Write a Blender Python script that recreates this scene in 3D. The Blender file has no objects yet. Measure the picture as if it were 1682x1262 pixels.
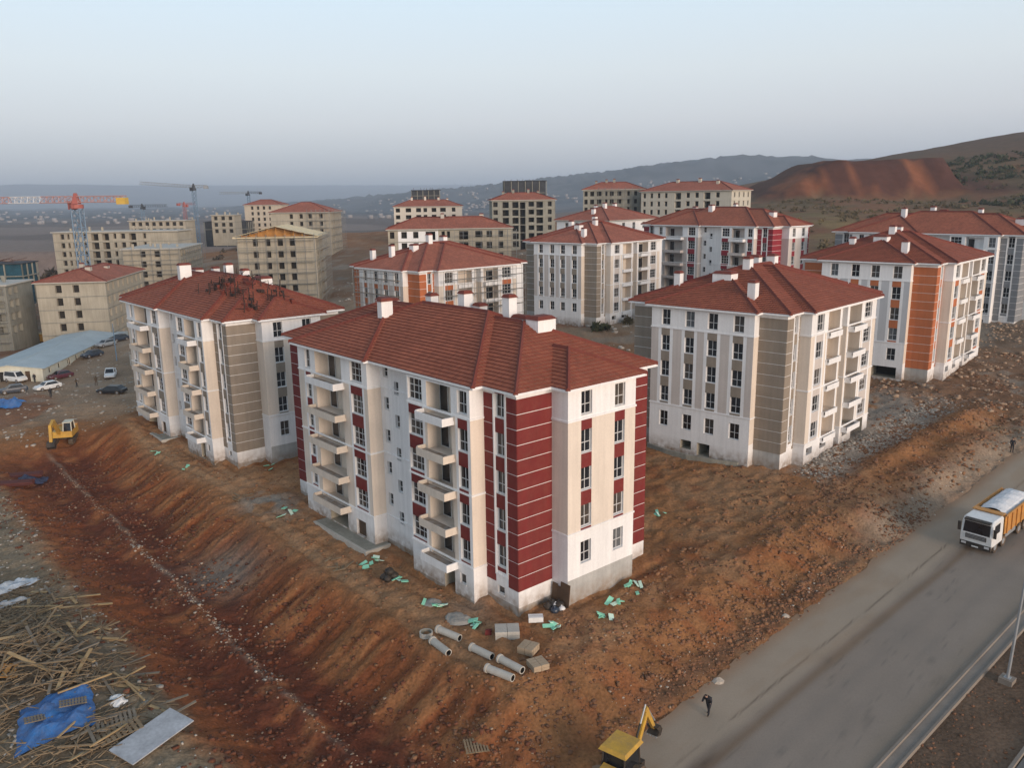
import bpy, math, random
import numpy as np
from mathutils import Vector, Matrix
rnd = random.Random(7)
S = bpy.context.scene
COL = S.collection
R = math.radians

# ---------------------------------------------------------------- camera, sky, sun, exposure
CAMZ = 31.0
cd = bpy.data.cameras.new("camera"); cam = bpy.data.objects.new("camera", cd); COL.objects.link(cam)
PITCH, ROLL = .2216, -.0134
fw = Vector((0, math.cos(PITCH), -math.sin(PITCH))); up0 = Vector((0, math.sin(PITCH), math.cos(PITCH))); rt0 = Vector((1, 0, 0))
rt = math.cos(ROLL)*rt0 + math.sin(ROLL)*up0; up = -math.sin(ROLL)*rt0 + math.cos(ROLL)*up0
cam.matrix_world = Matrix(((rt.x, up.x, -fw.x, 0), (rt.y, up.y, -fw.y, 0), (rt.z, up.z, -fw.z, CAMZ), (0, 0, 0, 1)))
cd.sensor_width = 36; cd.lens = 1352.5/1682*36; cd.clip_start = .5; cd.clip_end = 60000
S.camera = cam
SUN_EL, SUN_AZ = R(9), math.atan2(-.80, .60)          # low sun off the right shoulder
sv = Vector((math.cos(SUN_EL)*math.cos(SUN_AZ), math.cos(SUN_EL)*math.sin(SUN_AZ), math.sin(SUN_EL)))
W = bpy.data.worlds.new("World"); S.world = W; W.use_nodes = True
nt = W.node_tree; bg = nt.nodes["Background"]
sky = nt.nodes.new("ShaderNodeTexSky"); sky.sky_type = 'NISHITA'; sky.sun_disc = False
sky.sun_elevation = SUN_EL; sky.sun_rotation = math.pi/2 - SUN_AZ
sky.altitude = 500; sky.air_density = 1.0; sky.dust_density = .6; sky.ozone_density = 2.5
# hazy dusk air: the sky pales and greys towards the horizon all round, by elevation only
tc = nt.nodes.new("ShaderNodeTexCoord"); sp = nt.nodes.new("ShaderNodeSeparateXYZ"); nt.links.new(tc.outputs["Generated"], sp.inputs[0])
cr = nt.nodes.new("ShaderNodeValToRGB"); nt.links.new(sp.outputs[2], cr.inputs[0])
for i, (p_, c_) in enumerate(((0, (.44, .475, .575)), (.04, (.61, .60, .655)), (.085, (.76, .745, .765)), (.14, (.81, .845, .855)), (.22, (.76, .89, .97)), (.5, (.44, .55, .65)), (1, (.27, .37, .50)))):
    e_ = cr.color_ramp.elements[i] if i < 2 else cr.color_ramp.elements.new(p_)
    e_.position = p_; e_.color = (*c_, 1)
sc_ = nt.nodes.new("ShaderNodeVectorMath"); sc_.operation = 'SCALE'; sc_.inputs["Scale"].default_value = 1/.15; nt.links.new(cr.outputs[0], sc_.inputs[0])
mx_ = nt.nodes.new("ShaderNodeMix"); mx_.data_type = 'RGBA'; mx_.inputs[0].default_value = .82
nt.links.new(sky.outputs[0], mx_.inputs[6]); nt.links.new(sc_.outputs[0], mx_.inputs[7])
nt.links.new(mx_.outputs[2], bg.inputs[0]); bg.inputs[1].default_value = .15
sd = bpy.data.lights.new("sun", 'SUN'); sd.energy = 3.4; sd.angle = R(28); sd.color = (1, .80, .64)
sun = bpy.data.objects.new("sun", sd); COL.objects.link(sun); sun.rotation_euler = sv.to_track_quat('Z', 'Y').to_euler()
S.view_settings.view_transform = 'Standard'; S.view_settings.look = 'None'
S.view_settings.gamma = 1; S.view_settings.exposure = .2; S.view_settings.use_curve_mapping = False
S.cycles.use_denoising = True
S.cycles.max_bounces = 5; S.cycles.diffuse_bounces = 3; S.cycles.glossy_bounces = 2; S.cycles.volume_bounces = 0
S.cycles.caustics_reflective = False; S.cycles.caustics_refractive = False

# ---------------------------------------------------------------- materials
MATS = {}
def mat(name, col, rough=.85, var=.12, scale=.6, fine=.06, fscale=9, bump=0., bscale=14, streak=0., metal=0., attr=None, spec=.3, dirt=0., mud=0., dcol=(.23, .15, .09)):
    """procedural material: base colour x two noises (+ vertical wash streaks, + bump)"""
    if name in MATS: return MATS[name]
    m = bpy.data.materials.new(name); m.use_nodes = True; t = m.node_tree; n = t.nodes; L = t.links
    b = n["Principled BSDF"]; b.inputs["Roughness"].default_value = rough; b.inputs["Metallic"].default_value = metal
    b.inputs["Specular IOR Level"].default_value = spec
    g = n.new("ShaderNodeNewGeometry")
    def noise(sc, det, vec=None):
        q = n.new("ShaderNodeTexNoise"); q.inputs["Scale"].default_value = sc; q.inputs["Detail"].default_value = det
        L.new(vec or g.outputs["Position"], q.inputs["Vector"]); return q.outputs["Fac"]
    def mr(x, a, c):
        q = n.new("ShaderNodeMapRange"); q.inputs[1].default_value = .25; q.inputs[2].default_value = .75
        q.inputs[3].default_value = a; q.inputs[4].default_value = c; L.new(x, q.inputs[0]); return q.outputs[0]
    def mul(x, y):
        q = n.new("ShaderNodeMath"); q.operation = 'MULTIPLY'; L.new(x, q.inputs[0]); L.new(y, q.inputs[1]); return q.outputs[0]
    f = mul(mr(noise(scale, 4), 1-var, 1+var), mr(noise(fscale, 3), 1-fine, 1+fine))
    if streak:
        mp = n.new("ShaderNodeMapping"); mp.inputs["Scale"].default_value = (2.6, 2.6, .16); L.new(g.outputs["Position"], mp.inputs["Vector"])
        f = mul(f, mr(noise(1, 4, mp.outputs[0]), 1-streak, 1+streak*.4))
    mx = n.new("ShaderNodeVectorMath"); mx.operation = 'SCALE'
    if attr:
        a = n.new("ShaderNodeAttribute"); a.attribute_name = attr; L.new(a.outputs["Color"], mx.inputs[0])
    else:
        mx.inputs[0].default_value = col
    L.new(f, mx.inputs["Scale"]); out = mx.outputs[0]
    def blend(out, fac):
        q = n.new("ShaderNodeMix"); q.data_type = 'RGBA'; q.clamp_factor = True; L.new(fac, q.inputs[0]); L.new(out, q.inputs[6]); q.inputs[7].default_value = (*dcol, 1); return q.outputs[2]
    if dirt:           # dust and dried mud in patches
        out = blend(out, mul(mr(noise(1.3, 5), 0, 1), mr(noise(5, 4), dirt*.4, dirt*1.5)))
    if mud:            # mud splashed up from the ground along the foot of a wall
        tcn = n.new("ShaderNodeTexCoord"); sz = n.new("ShaderNodeSeparateXYZ"); L.new(tcn.outputs["Object"], sz.inputs[0])
        q = n.new("ShaderNodeMapRange"); q.inputs[1].default_value = -.2; q.inputs[2].default_value = mud; q.inputs[3].default_value = 1.; q.inputs[4].default_value = 0.; L.new(sz.outputs[2], q.inputs[0])
        out = blend(out, mul(q.outputs[0], mr(noise(1.7, 5), .15, 1.25)))
    L.new(out, b.inputs["Base Color"])
    if bump:
        bp = n.new("ShaderNodeBump"); bp.inputs["Strength"].default_value = bump; bp.inputs["Distance"].default_value = .08
        L.new(noise(bscale, 6), bp.inputs["Height"]); L.new(bp.outputs[0], b.inputs["Normal"])
    MATS[name] = m; return m

def tile_mat(name, col):
    m = mat(name, col, .8, .16, .25, .12, 5)
    t = m.node_tree; n = t.nodes; L = t.links; b = n["Principled BSDF"]
    uv = n.new("ShaderNodeUVMap"); sx = n.new("ShaderNodeSeparateXYZ"); L.new(uv.outputs[0], sx.inputs[0])
    def mth(op, x, y=None):
        q = n.new("ShaderNodeMath"); q.operation = op
        for i, s in enumerate((x, y)):
            if s is None: continue
            if isinstance(s, (int, float)): q.inputs[i].default_value = s
            else: L.new(s, q.inputs[i])
        return q.outputs[0]
    fx = mth('FLOOR', mth('DIVIDE', sx.outputs[0], .33)); fy = mth('FLOOR', mth('DIVIDE', sx.outputs[1], .4))
    cb = n.new("ShaderNodeCombineXYZ"); L.new(fx, cb.inputs[0]); L.new(fy, cb.inputs[1])
    wn = n.new("ShaderNodeTexWhiteNoise"); wn.noise_dimensions = '2D'; L.new(cb.outputs[0], wn.inputs["Vector"])
    f = mth('ADD', mth('MULTIPLY', wn.outputs["Value"], .34), .83)
    src = b.inputs["Base Color"].links[0].from_socket
    mx = n.new("ShaderNodeVectorMath"); mx.operation = 'SCALE'; L.new(src, mx.inputs[0]); L.new(f, mx.inputs["Scale"])
    L.new(mx.outputs[0], b.inputs["Base Color"])
    sn = mth('SINE', mth('MULTIPLY', sx.outputs[0], 2*math.pi/.33))
    bp = n.new("ShaderNodeBump"); bp.inputs["Strength"].default_value = .8; bp.inputs["Distance"].default_value = .05
    L.new(sn, bp.inputs["Height"]); L.new(bp.outputs[0], b.inputs["Normal"])
    return m

WHITE = mat("white_render", (.80, .785, .775), .9, .06, .35, .04, 6, streak=.11, mud=1.7)
WHITEB = mat("white_render_trim", (.78, .765, .755), .9, .07, .5, .05, 12, streak=.1)
CREAM = mat("cream_render", (.70, .61, .52), .9, .06, .35, .04, 6, streak=.11, mud=1.5)
CREAMB = mat("cream_render_trim", (.66, .575, .485), .9, .08, .5, .05, 12, streak=.12)
PINKB = mat("pale_beige_render", (.56, .50, .46), .9, .06, .35, .04, 6, streak=.11)
PLINTH = mat("grey_plinth_render", (.42, .41, .39), .95, .14, .9, .08, 10, streak=.15, bump=.15, mud=1.4)
RED = mat("dark_red_cladding", (.175, .020, .020), .75, .10, .6, .06, 7, streak=.14, dirt=.12)
TAUPE = mat("taupe_cladding", (.27, .225, .18), .8, .10, .6, .06, 7, streak=.14, dirt=.12)
ORANGE = mat("orange_cladding", (.46, .14, .055), .8, .10, .6, .06, 7, streak=.14, dirt=.12)
GREYC = mat("grey_cladding", (.24, .23, .22), .8, .10, .6, .06, 7, streak=.14, dirt=.12)
CONC = mat("raw_concrete", (.40, .355, .28), .95, .13, .35, .08, 7, streak=.18, bump=.12)
CONCD = mat("raw_concrete_grey", (.27, .26, .22), .95, .15, .4, .08, 7, streak=.2, bump=.12)  # darker, greyer concrete, its own colour
CONCW = mat("pale_precast_concrete", (.46, .43, .38), .9, .1, 1.2, .08, 12, bump=.2)
TILE = tile_mat("red_roof_tile", (.31, .092, .048))
TILE2 = tile_mat("faded_red_roof_tile", (.33, .105, .062))
TILED = mat("dark_red_ridge_tile", (.165, .040, .027), .8, .15, 2, .1, 8)
FRAME = mat("window_frame_pale", (.62, .61, .60), .5, .03, 2)
GLASS = mat("window_glass_dark", (.016, .017, .02), .1, .4, .8, .1, 5, spec=.5)
GLASSD = mat("window_glass_dusty", (.045, .043, .042), .35, .4, .8, .2, 5, spec=.4, dirt=.25)
FILM = mat("window_protective_film", (.11, .115, .12), .45, .3, 1.2, .15, 6)
DARK = mat("dark_opening_shade", (.03, .026, .022), .9, .3, 1)  # near-black colour stands in for the unlit depth of openings and pipes
BROWN = mat("brown_shutter_board", (.10, .062, .038), .9, .25, 1.5, .1, 12)
WOOD = mat("weathered_timber", (.23, .165, .10), .9, .25, 1.1, .12, 14, bump=.15)
WOODY = mat("fresh_pine_boards", (.62, .52, .34), .85, .15, 1.1, .1, 12)
WOODO = mat("orange_formwork_timber", (.46, .23, .07), .85, .2, 1.1, .1, 12)
STEEL = mat("galvanised_steel", (.34, .35, .36), .5, .1, 2, metal=.4)
SCAF = mat("scaffold_tube", (.25, .25, .24), .6, .2, 1.5, metal=.2)
SOIL = mat("soil", (0, 0, 0), .97, .16, .22, .30, 4.5, bump=1.0, bscale=4.5, attr="soil", spec=.1)
ROADM = mat("road_surface", (0, 0, 0), .9, .06, .3, .06, 9, bump=.08, bscale=30, attr="soil", spec=.25)
KERBM = mat("kerb_concrete", (.235, .195, .16), .9, .12, .8, .08, 9, bump=.15)
ROCK = mat("pale_limestone", (.44, .37, .30), .95, .25, 1.2, .15, 9, bump=.3)
ROCKR = mat("reddish_clod", (.20, .09, .05), .97, .3, 1.2, .15, 9, bump=.3)
GREENF = mat("green_foam_board", (.28, .66, .47), .8, .14, 2)
WHITEP = mat("white_paint", (.76, .76, .75), .4, .06, 2, spec=.5, dirt=.22)
YELLOW = mat("machine_yellow", (.56, .32, .035), .55, .15, 1.5, .1, 8, spec=.4, dirt=.5)
YELLOWD = mat("tipper_orange_yellow", (.56, .25, .05), .55, .16, 1.2, .1, 8, spec=.4, dirt=.45)
BLACKP = mat("black_plastic", (.02, .02, .02), .6, .2, 2, dirt=.25)
RUBBER = mat("tyre_rubber", (.03, .028, .026), .9, .3, 3, dirt=.8)
NAVY = mat("dark_blue_paint", (.03, .04, .06), .35, .1, 2, spec=.5)
BLACKC = mat("black_car_paint", (.018, .018, .022), .3, .1, 2, spec=.5)
MAROON = mat("maroon_paint", (.10, .02, .03), .4, .1, 2, spec=.5)
BLUET = mat("blue_tarpaulin", (.022, .135, .37), .55, .2, 1.2, .15, 6, bump=.9, bscale=3, dirt=.3)
TARPW = mat("grey_white_tarpaulin", (.62, .62, .63), .7, .1, 1.2, .06, 6, bump=.4, bscale=3)
SHEETG = mat("blue_grey_sheet_roof", (.40, .455, .47), .6, .1, .3, .05, 5, streak=.1)
PREFAB = mat("prefab_wall", (.60, .58, .48), .85, .08, .5, .05, 7, streak=.12)
CRBLUE = mat("crane_blue_grey", (.16, .24, .33), .6, .1, 1)
CRRED = mat("crane_red", (.36, .11, .09), .6, .1, 1)
CRPINK = mat("crane_faded_red", (.42, .24, .22), .6, .1, 1)
CRWHITE = mat("crane_white", (.55, .54, .54), .6, .1, 1)
CRYEL = mat("crane_yellow", (.55, .36, .07), .6, .1, 1)
LEAF = mat("dry_scrub", (.125, .095, .05), .9, .35, .5, .2, 3)
LEAFG = mat("green_scrub", (.060, .066, .034), .9, .35, .5, .2, 3)
SKIN = mat("skin", (.42, .26, .19), .6, .05, 4); HAIR = mat("dark_hair", (.02, .016, .013), .8)
CLOTHD = mat("dark_clothes", (.022, .022, .027), .9, .2, 4); CLOTHB = mat("brown_clothes", (.12, .08, .05), .9, .2, 4)
REBAR = mat("rusty_rebar", (.10, .045, .03), .9, .2, 3)
SHADEB = mat("dark_net_cladding", (.045, .048, .055), .9, .3, .5, .2, 4)
TEAL = mat("dark_teal_net", (.02, .07, .10), .9, .3, .5, .2, 4)
HOUSEW = mat("far_house_wall", (.31, .285, .275), .9, .1, .01)

# ---------------------------------------------------------------- mesh helpers
class MB:
    def __init__(s): s.v = []; s.f = []; s.m = []; s.mats = []; s.uv = None
    def mi(s, m):
        if m not in s.mats: s.mats.append(m)
        return s.mats.index(m)
    def face(s, pts, m):
        b = len(s.v); s.v += [tuple(p) for p in pts]; s.f.append(tuple(range(b, b+len(pts)))); s.m.append(s.mi(m))
    def box(s, x0, x1, y0, y1, z0, z1, m, M=None, bottom=True):
        c = [(x0, y0, z0), (x1, y0, z0), (x1, y1, z0), (x0, y1, z0), (x0, y0, z1), (x1, y0, z1), (x1, y1, z1), (x0, y1, z1)]
        s.hexa(c, m, M)
    def hexa(s, c, m, M=None):
        if M is not None: c = [tuple(M @ Vector(p)) for p in c]
        b = len(s.v); s.v += c; k = s.mi(m)
        for f in ((0, 3, 2, 1), (4, 5, 6, 7), (0, 1, 5, 4), (1, 2, 6, 5), (2, 3, 7, 6), (3, 0, 4, 7)):
            s.f.append(tuple(b+i for i in f)); s.m.append(k)
    def prism(s, poly, z0, z1, m, M=None):
        n = len(poly); c = [(x, y, z0) for x, y in poly]+[(x, y, z1) for x, y in poly]
        if M is not None: c = [tuple(M @ Vector(p)) for p in c]
        b = len(s.v); s.v += c; k = s.mi(m)
        s.f.append(tuple(b+i for i in reversed(range(n)))); s.m.append(k)
        s.f.append(tuple(b+n+i for i in range(n))); s.m.append(k)
        for i in range(n):
            j = (i+1) % n; s.f.append((b+i, b+j, b+n+j, b+n+i)); s.m.append(k)
    def bar(s, p, q, r, m, n=4, r2=None, cap=True):
        p = Vector(p); q = Vector(q); d = q-p
        if d.length < 1e-6: return
        a = d.orthogonal().normalized(); c = d.normalized().cross(a); r2 = r if r2 is None else r2
        b = len(s.v); k = s.mi(m)
        for o, rr in ((p, r), (q, r2)):
            for i in range(n):
                t = 2*math.pi*(i+.5)/n; s.v.append(tuple(o+(a*math.cos(t)+c*math.sin(t))*rr))
        for i in range(n):
            j = (i+1) % n; s.f.append((b+i, b+j, b+n+j, b+n+i)); s.m.append(k)
        if cap:
            s.f.append(tuple(b+i for i in reversed(range(n)))); s.m.append(k)
            s.f.append(tuple(b+n+i for i in range(n))); s.m.append(k)
    def mesh(s, name, smooth=False):
        me = bpy.data.meshes.new(name); me.from_pydata(s.v, [], s.f)
        for m in s.mats: me.materials.append(m)
        me.polygons.foreach_set("material_index", s.m)
        if smooth: me.polygons.foreach_set("use_smooth", [True]*len(s.f))
        if s.uv is not None:
            u = me.uv_layers.new(name="UVMap"); u.data.foreach_set("uv", [c for p in s.uv for c in p])
        me.update(); return me
    def build(s, name, parent=None, smooth=False, **k):
        return ob(name, s.mesh(name, smooth), parent, **k)

def ob(name, me, parent=None, loc=None, rz=None, rot=None, **props):
    o = bpy.data.objects.new(name, me); COL.objects.link(o)
    if parent is not None: o.parent = parent
    if loc is not None: o.location = loc
    if rz is not None: o.rotation_euler = (0, 0, rz)
    if rot is not None: o.rotation_euler = rot
    for k, v in props.items(): o[k] = v
    return o
def tag(o, label, cat, group=None):
    o["label"] = label; o["category"] = cat
    if group: o["group"] = group
    return o
def thing(name, label, cat, loc=(0, 0, 0), rz=0, group=None, rot=None):
    o = ob(name, None, None, loc, rz, rot); o.empty_display_size = .3
    return tag(o, label, cat, group)
def cyl(m, n=10, r=1., h=1., axis='z', m2=None):
    b = MB(); d = {'z': Vector((0, 0, h/2)), 'x': Vector((h/2, 0, 0)), 'y': Vector((0, h/2, 0))}[axis]
    b.bar(-d, d, r, m, n); return b

# ---------------------------------------------------------------- noise and terrain
def vn(x, y, seed=0):
    ix = np.floor(x).astype(np.int64); iy = np.floor(y).astype(np.int64); fx = x-ix; fy = y-iy
    fx = fx*fx*(3-2*fx); fy = fy*fy*(3-2*fy)
    def h(a, b):
        v = (a*374761393+b*668265263+seed*974634777) & 0xffffffff
        v = ((v ^ (v >> 13))*1274126177) & 0xffffffff
        return ((v ^ (v >> 16)) & 0xffff)/65535.
    return (h(ix, iy)*(1-fx)+h(ix+1, iy)*fx)*(1-fy)+(h(ix, iy+1)*(1-fx)+h(ix+1, iy+1)*fx)*fy
def fbm(x, y, o=4, seed=0):
    t = 0; a = .5; s = 0
    for i in range(o):
        t = t+a*vn(x, y, seed+i*17); s += a; a *= .5; x = x*2.03+13.7; y = y*2.03+7.1
    return t/s
def sst(x, a, b):
    t = np.clip((x-a)/(b-a), 0, 1); return t*t*(3-2*t)

CP = np.array([(.3, 57.7, 0), (-23, 85, .1), (-10, 72, 0), (12, 66, .4), (-32.6, 93.4, .25), (-56, 120, .2), (28.8, 85.1, 1.75), (16.4, 95.3, 1.7), (44.5, 99.7, 2.3), (36, 84, 2.0), (60.2, 116.5, 4.1), (48, 127, 4.1), (76, 131, 5.2),
  (-15, 137.6, 2.3), (-28, 150, 2.3), (0, 150, 3), (17.7, 169.9, 4.7), (4, 182, 4.6), (35, 185, 6), (56, 178, 7), (30, 195, 7), (92, 149, 7.4), (66, 178, 7), (71, 117, 4), (88, 143, 6.6), (110, 170, 10),
  (-75, 151, -.5), (-86, 148, -.6), (-92, 190, -.5), (-61, 108, -.5), (-81, 128, -.6), (-95, 194, -2), (-112, 188, -2.2), (-130, 150, -2), (-31, 43, -2), (-47, 70, -2), (-60, 94, -1.6), (-70, 60, -2.5), (-100, 100, -1.5),
  (-51, 219, 4.5), (-99, 249, 2), (-115, 289, 5), (-155, 290, 4), (-33, 227, 6.5), (0, 230, 8), (-7, 326, 11), (20, 330, 12.5), (28, 325, 16.8), (50, 322, 17), (78, 296, 16.4), (26, 219, 8.6), (40, 235, 10), (-51, 373, 12), (-20, 376, 13), (-72, 337, 9.5), (-124, 456, 12), (-142, 388, 8), (-137, 438, 8),
  (87, 233, 16), (100, 300, 22), (134, 411, 30), (123, 369, 27), (159, 379, 28), (197, 389, 28), (206, 337, 26), (150, 280, 21), (120, 215, 14), (160, 200, 17),
  (375, 625, 73), (300, 581, 62), (230, 510, 51), (263, 434, 46), (330, 330, 45), (500, 300, 55), (600, 800, 90), (700, 500, 85), (115, 450, 27), (130, 520, 26),
  (45, 614, 14), (-91, 922, 2), (-105, 613, 6), (-204, 353, -3), (-250, 500, -10), (-180, 260, -3), (-418, 711, -22), (-700, 1200, -36), (-300, 1100, -22), (300, 1200, 8), (-2000, 3000, -44), (-1200, 2500, -40), (-4000, 4000, -46), (-300, 2500, -15), (-3000, 1500, -42), (-900, 300, -18), (-300, 100, -8),
  (807, 3107, 172), (585, 3101, 147), (1000, 2900, 152), (700, 2700, 85), (141, 3089, 88), (350, 3050, 112), (-716, 3590, 36), (-400, 3300, 52), (1500, 3000, 135), (400, 2000, 22), (900, 1700, 40), (200, 1600, 8),
  (-5366, 9280, 255), (-3904, 9258, 165), (-2774, 9232, 70), (-7500, 9000, 240), (-6200, 9600, 210), (-4600, 9600, 240), (-1500, 9500, 60), (0, 9000, 80), (-3000, 6500, -40), (-6000, 6000, -46), (1500, 6000, 120), (3000, 9000, 200), (3000, 1500, 150),
  (30, 20, -3), (80, 20, -1), (-20, 0, -4), (150, 60, 4), (-100, 0, -4), (300, 0, 6), (0, -300, -10), (-800, -300, -20), (800, -300, 20)], float)
def _ker(d2): return np.sqrt(d2+14.**2)
_A = _ker(((CP[:, None, :2]-CP[None, :, :2])**2).sum(-1)); _w = np.linalg.solve(_A+np.eye(len(CP))*1e-6, CP[:, 2])
def macro(x, y):
    out = np.zeros(len(x))
    for i in range(0, len(x), 60000):
        sl = slice(i, i+60000); d2 = (x[sl, None]-CP[None, :, 0])**2+(y[sl, None]-CP[None, :, 1])**2
        out[sl] = _ker(d2) @ _w
    return out
DX, DY = .757, .653
def alac(x, y): return x*DX+y*DY, -x*DY+y*DX
def wxy(al, ac): return al*DX-ac*DY, al*DY+ac*DX
def road_z(al): return np.where(al < 140, -2.26+.073*(al-40.7), -2.26+.073*99.3+.05*(al-140))
def bump_at(al, ac, a0, c0, ra, rc, h): return h*np.exp(-((al-a0)/ra)**2-((ac-c0)/rc)**2)
def terrain(x, y):
    """height and soil weights"""
    x = np.asarray(x, float); y = np.asarray(y, float)
    al, ac = alac(x, y); z = macro(x, y); r = np.hypot(x, y)
    near = 1-sst(r, 150, 260)
    # quarried spoil heap on the right, back
    rib = (fbm(x/8, y/60, 4, 52)-.5)*16
    hd = np.minimum((y-389-.05*(x-160)+rib)*.72, (x-119+rib*.6)*.50)
    plat = np.minimum(45.6+.02*(x-130)+1.5*fbm(x/14, y/14, 3, 51), 27.5+hd)*(1-sst(x, 214, 226))*(1-sst(y, 470, 560))
    heap = np.clip(plat-z, 0, 30); hmask = sst(heap, .3, 2)*(1-sst(y, 425, 440))
    z = np.maximum(z, plat)
    # wide lumps
    z = z+(fbm(x/7, y/7, 4, 3)-.5)*.5*near+(fbm(x/40, y/40, 4, 8)-.5)*np.clip((r-170)/60, 0, 1)*np.clip(r/500, .6, 8)*2.2*np.where(r < 3000, 1, 2.2)
    # trench
    wig = (fbm(ac/9, al/30, 3, 21)-.5)*2.6
    fade = 1-sst(ac, 117, 127)
    bot = -3.9+.5*fbm(x/5, y/5, 3, 33)+.012*np.clip(ac-45, 0, 80)
    lin = lambda v, a, b: .3*sst(v, a, b)+.7*np.clip((v-a)/(b-a), 0, 1)
    wr = 1-lin(al+wig*.8, 24.8, 30.6); wl = lin(al+wig, 13.6, 18.8)
    tr = wr*wl*fade
    # streaked banks
    bank = 4*wr*(1-wr)*fade
    z = z*(1-tr)+bot*tr
    z = z+bank*(fbm(ac*1.1, al*.12, 3, 41)-.5)*.9
    # berm beside trench bottom (white stones line)
    z = z+.55*np.exp(-((al+wig*.5-21.6)/.9)**2)*fade*sst(ac, 34, 42)
    # road cutting
    rz_ = road_z(al)
    wroad = 1-sst(ac+(fbm(al/6, ac/20, 3, 77)-.5)*1.8, 30.2, 36.8+2.5*sst(al, 60, 90))
    wroad = np.where(al > 165, 1-sst(ac, 26, 34), wroad)
    farfade = 1-sst(al, 190, 230)
    wroad = wroad*farfade
    bank2 = 4*wroad*(1-wroad)
    z = np.where((ac < 40), z*(1-wroad)+(rz_-.06+.25*sst(ac, 29.2, 31.5))*wroad, z*(1-wroad)+(rz_-.06+.2)*wroad)
    z = z+bank2*(fbm(al*1.2, ac*.15, 3, 91)-.5)*.8
    # second trench end: low ground at the near bottom
    # loose mounds along the road and beside the right block
    onland = sst(ac, 30.6, 32.5)
    z = z+onland*(bump_at(al, ac, 86, 33.5, 4.5, 2.4, 1.1)+bump_at(al, ac, 98, 34.5, 6, 2.6, 1.3)+bump_at(al, ac, 74, 34.2, 4, 2, .8)+bump_at(al, ac, 92, 38.6, 9, 1.6, 1.0)+bump_at(al, ac, 107, 38.5, 8, 2.0, 1.3)+bump_at(al, ac, 60, 36.5, 6, 2, .4))
    z = z+bump_at(al, ac, 9.0, 63, 3.6, 8, 1.9)*fade+bump_at(al, ac, 9.5, 51, 4, 5, .5)
    z = z+bump_at(al, ac, 29.5, 118, 3.5, 5, 1.0)+bump_at(al, ac, 33.5, 121, 3, 6, .9)
    for (lx, ly, yw) in ((.292, 57.68, -.859), (-32.648, 93.395, -.849)):  # dip along the wall feet, added to give a dark contact line
        cu, su = math.cos(yw), math.sin(yw); u_ = (x-lx)*cu+(y-ly)*su; v_ = -(x-lx)*su+(y-ly)*cu
        z = z-.45*np.exp(-((v_+1.75)/.45)**2)*sst(u_, -17.5, -12.5)*(1-sst(u_, -3.2, -2.4))-.3*np.exp(-((v_+.4)/.4)**2)*sst(u_, -3.2, -2.6)*(1-sst(u_, .3, .9))-.35*np.exp(-((u_-.4-1.76*sst(v_, 3.1, 3.6))/.4)**2)*sst(v_, -.5, .3)*(1-sst(v_, 14, 16))
    # wheel ruts along the platform edge and down the yard track
    for a0, dp in ((31.9, .16), (33.6, .14), (36.0, .10), (37.7, .09)):
        w2 = (fbm(ac/22, ac*0+a0, 3, 61)-.5)*3.2
        z = z-dp*(np.exp(-((al-a0-w2)/.28)**2)-.55*np.exp(-((np.abs(al-a0-w2)-.62)/.25)**2))*fade*sst(ac, 36, 42)*near*(.4+fbm(ac/3, al/3, 2, 62))
    # bucket bites in the banks
    z = z-.35*bank*np.abs(fbm(ac*.62, al*.05, 2, 43)-.5)*2-.22*bank2*np.abs(fbm(al*.7, ac*.05, 2, 44)-.5)*2
    # small roughness
    flat = np.where((ac < 30.0) & (ac > 12), 0., 1.)
    z = z+flat*near*((fbm(x*.9, y*.9, 4, 5)-.5)*.50+(fbm(x*2.6, y*2.6, 2, 15)-.5)*.17)
    return z, dict(al=al, ac=ac, r=r, tr=tr, wr=wr, wl=wl, fade=fade, bank=bank, wroad=wroad, bank2=bank2, hmask=hmask, heap=heap)
def gz(x, y): return float(terrain(np.array([x]), np.array([y]))[0][0])

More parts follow.
